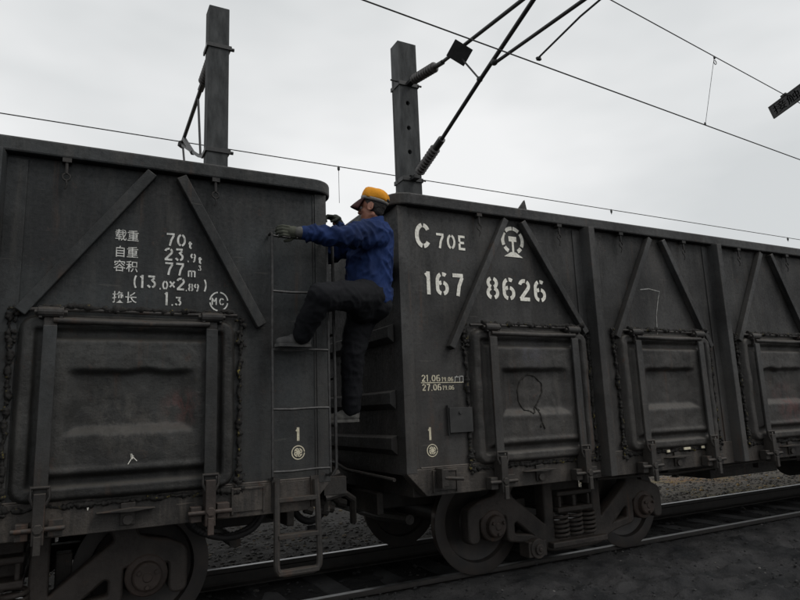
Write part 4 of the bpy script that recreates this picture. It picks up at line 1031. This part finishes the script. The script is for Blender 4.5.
# trousers
def tf(c): return .007*max(0, 1-abs(noise.noise(((c.x+c.z)*12, c.y*9, (c.z-c.x)*9)))*2.4)**2+.010*noise.noise((c.x*8, c.y*8, c.z*6))+.008*abs(noise.noise((c.x*13, c.y*9, c.z*16)))-.003
b = MB()
b.capsule((.05, -1.60, 2.28), (.06, -1.50, 2.28), .145, .145); b.capsule((.09, -1.62, 2.21), (.09, -1.50, 2.20), .12, .12)
b.capsule(lhip, lkn, .125, .092); b.capsule(lkn, lan+V3((.012, -.01, .01)), .088, .072)
b.capsule(rhip, rkn, .128, .090); b.capsule(rkn, ran+V3((0, 0, .03)), .088, .068)
b.capsule((-.16, -1.75, 2.22), (-.02, -1.62, 2.18), .09, .11)
link('trousers', remesh(b, .011, 5, tf), FM['trousers'], person, smooth=2)
# shoes
def shoe(an, toe, mat, solem):
    d = (toe-an); d.z = 0; d.normalize(); s = V3((-d.y, d.x, 0)); base = toe.z
    b = MB(); heel = V3((an.x, an.y, base))-d*.055
    tl = .255
    def Q(t, l, z): return heel+d*t*tl+s*l+V3((0, 0, z))
    b.capsule(Q(.12, 0, .035), Q(.12, 0, .075), .034, .036); b.capsule(Q(.15, 0, .04), Q(.55, 0, .035), .036, .038); b.capsule(Q(.55, .002, .035), Q(.85, .004, .028), .042, .032); b.capsule(Q(.18, 0, .07), Q(.5, 0, .055), .036, .032)
    up = link('shoe', remesh(b, .007, 3), mat, person, smooth=2)
    o = MB(); pts = [Q(t, l, 0) for t, l in ((0, -.012), (.05, -.03), (.3, -.032), (.65, -.045), (.9, -.032), (1, 0), (.9, .036), (.65, .045), (.3, .032), (.05, .03), (0, .012))]
    A = [o.bm.verts.new(p+V3((0, 0, -.006))) for p in pts]; B_ = [o.bm.verts.new(p+V3((0, 0, .016))) for p in pts]
    o.bm.faces.new(A[::-1]); o.bm.faces.new(B_)
    for i in range(len(A)): o.bm.faces.new((A[i], A[(i+1) % len(A)], B_[(i+1) % len(A)], B_[i]))
    o.build('sole', solem, up, bevel=.003)
shoe(V3((-.505, -1.685, 1.95)), V3((-.70, -1.685, 1.886)), FM['shoed'], FM['shoed'])
shoe(ran, V3((-.22, -1.36, 1.366)), FM['shoe'], FM['shoe'])
b = MB(); b.capsule(ran+V3((.0, 0, -.02)), ran+V3((.005, 0, .03)), .040, .042); b.build('sock', FM['sole'], person, smooth=2)
# gloves with five fingers each
def fing(b, pts, r):
    for (p, q), k in zip(zip(pts, pts[1:]), range(9)): b.capsule(p, q, r*(1-.06*k), r*(1-.06*(k+1)), 10)
b = MB(); pc = V3((-.585, -1.745, 2.672))
b.capsule(lwr, lwr+V3((-.03, .003, 0)), .040, .036)
b.ball(pc, .045, 3, (1.05, .52, .98)); b.capsule(pc+V3((.04, .002, 0)), pc+V3((-.01, 0, .0)), .034, .036)
for k, (dz, ln) in enumerate(((.032, .92), (.012, 1.0), (-.010, .95), (-.031, .78))):
    p0 = pc+V3((-.032, -.004, dz)); p1 = p0+V3((-.052*ln, -.004, .002)); p2 = p1+V3((-.026*ln, .022, -.002)); p3 = p2+V3((-.004, .028*ln, -.004))
    fing(b, [p0, p1, p2, p3], .0112 if k < 3 else .010)
fing(b, [pc+V3((.012, .010, -.028)), pc+V3((-.018, .028, -.052)), pc+V3((-.050, .036, -.058))], .0125)
gl = link('glove', remesh(b, .0038, 2), FM['glove'], person, smooth=2, label='grey green knitted glove on the ladder rail')
b = MB(); b.capsule(lwr+V3((-.02, 0, 0)), lwr+V3((-.045, 0, 0)), .044, .041); b.build('glove_cuff', FM['shoe'], gl, smooth=2)
b = MB(); pc = V3((-.095, -1.30, 2.955))
b.capsule(rwr+V3((.0, 0, -.02)), rwr+V3((-.012, 0, .012)), .040, .038)
b.ball(pc, .048, 3, (1.05, .95, .55)); b.capsule(rwr, pc, .036, .036)
for k, (dy, ln) in enumerate(((-.034, .9), (-.012, 1.0), (.011, .95), (.033, .78))):
    p0 = pc+V3((-.035, dy, .008)); p1 = p0+V3((-.048*ln, 0, .0)); p2 = p1+V3((-.020*ln, 0, -.026)); p3 = p2+V3((.006, 0, -.026*ln))
    fing(b, [p0, p1, p2, p3], .0118 if k < 3 else .0105)
fing(b, [pc+V3((.01, -.038, -.005)), pc+V3((-.022, -.050, -.028)), pc+V3((-.050, -.046, -.040))], .0125)
link('glove', remesh(b, .0038, 2), FM['gloved'], person, smooth=2, label='dark glove hooked over the wagon end')
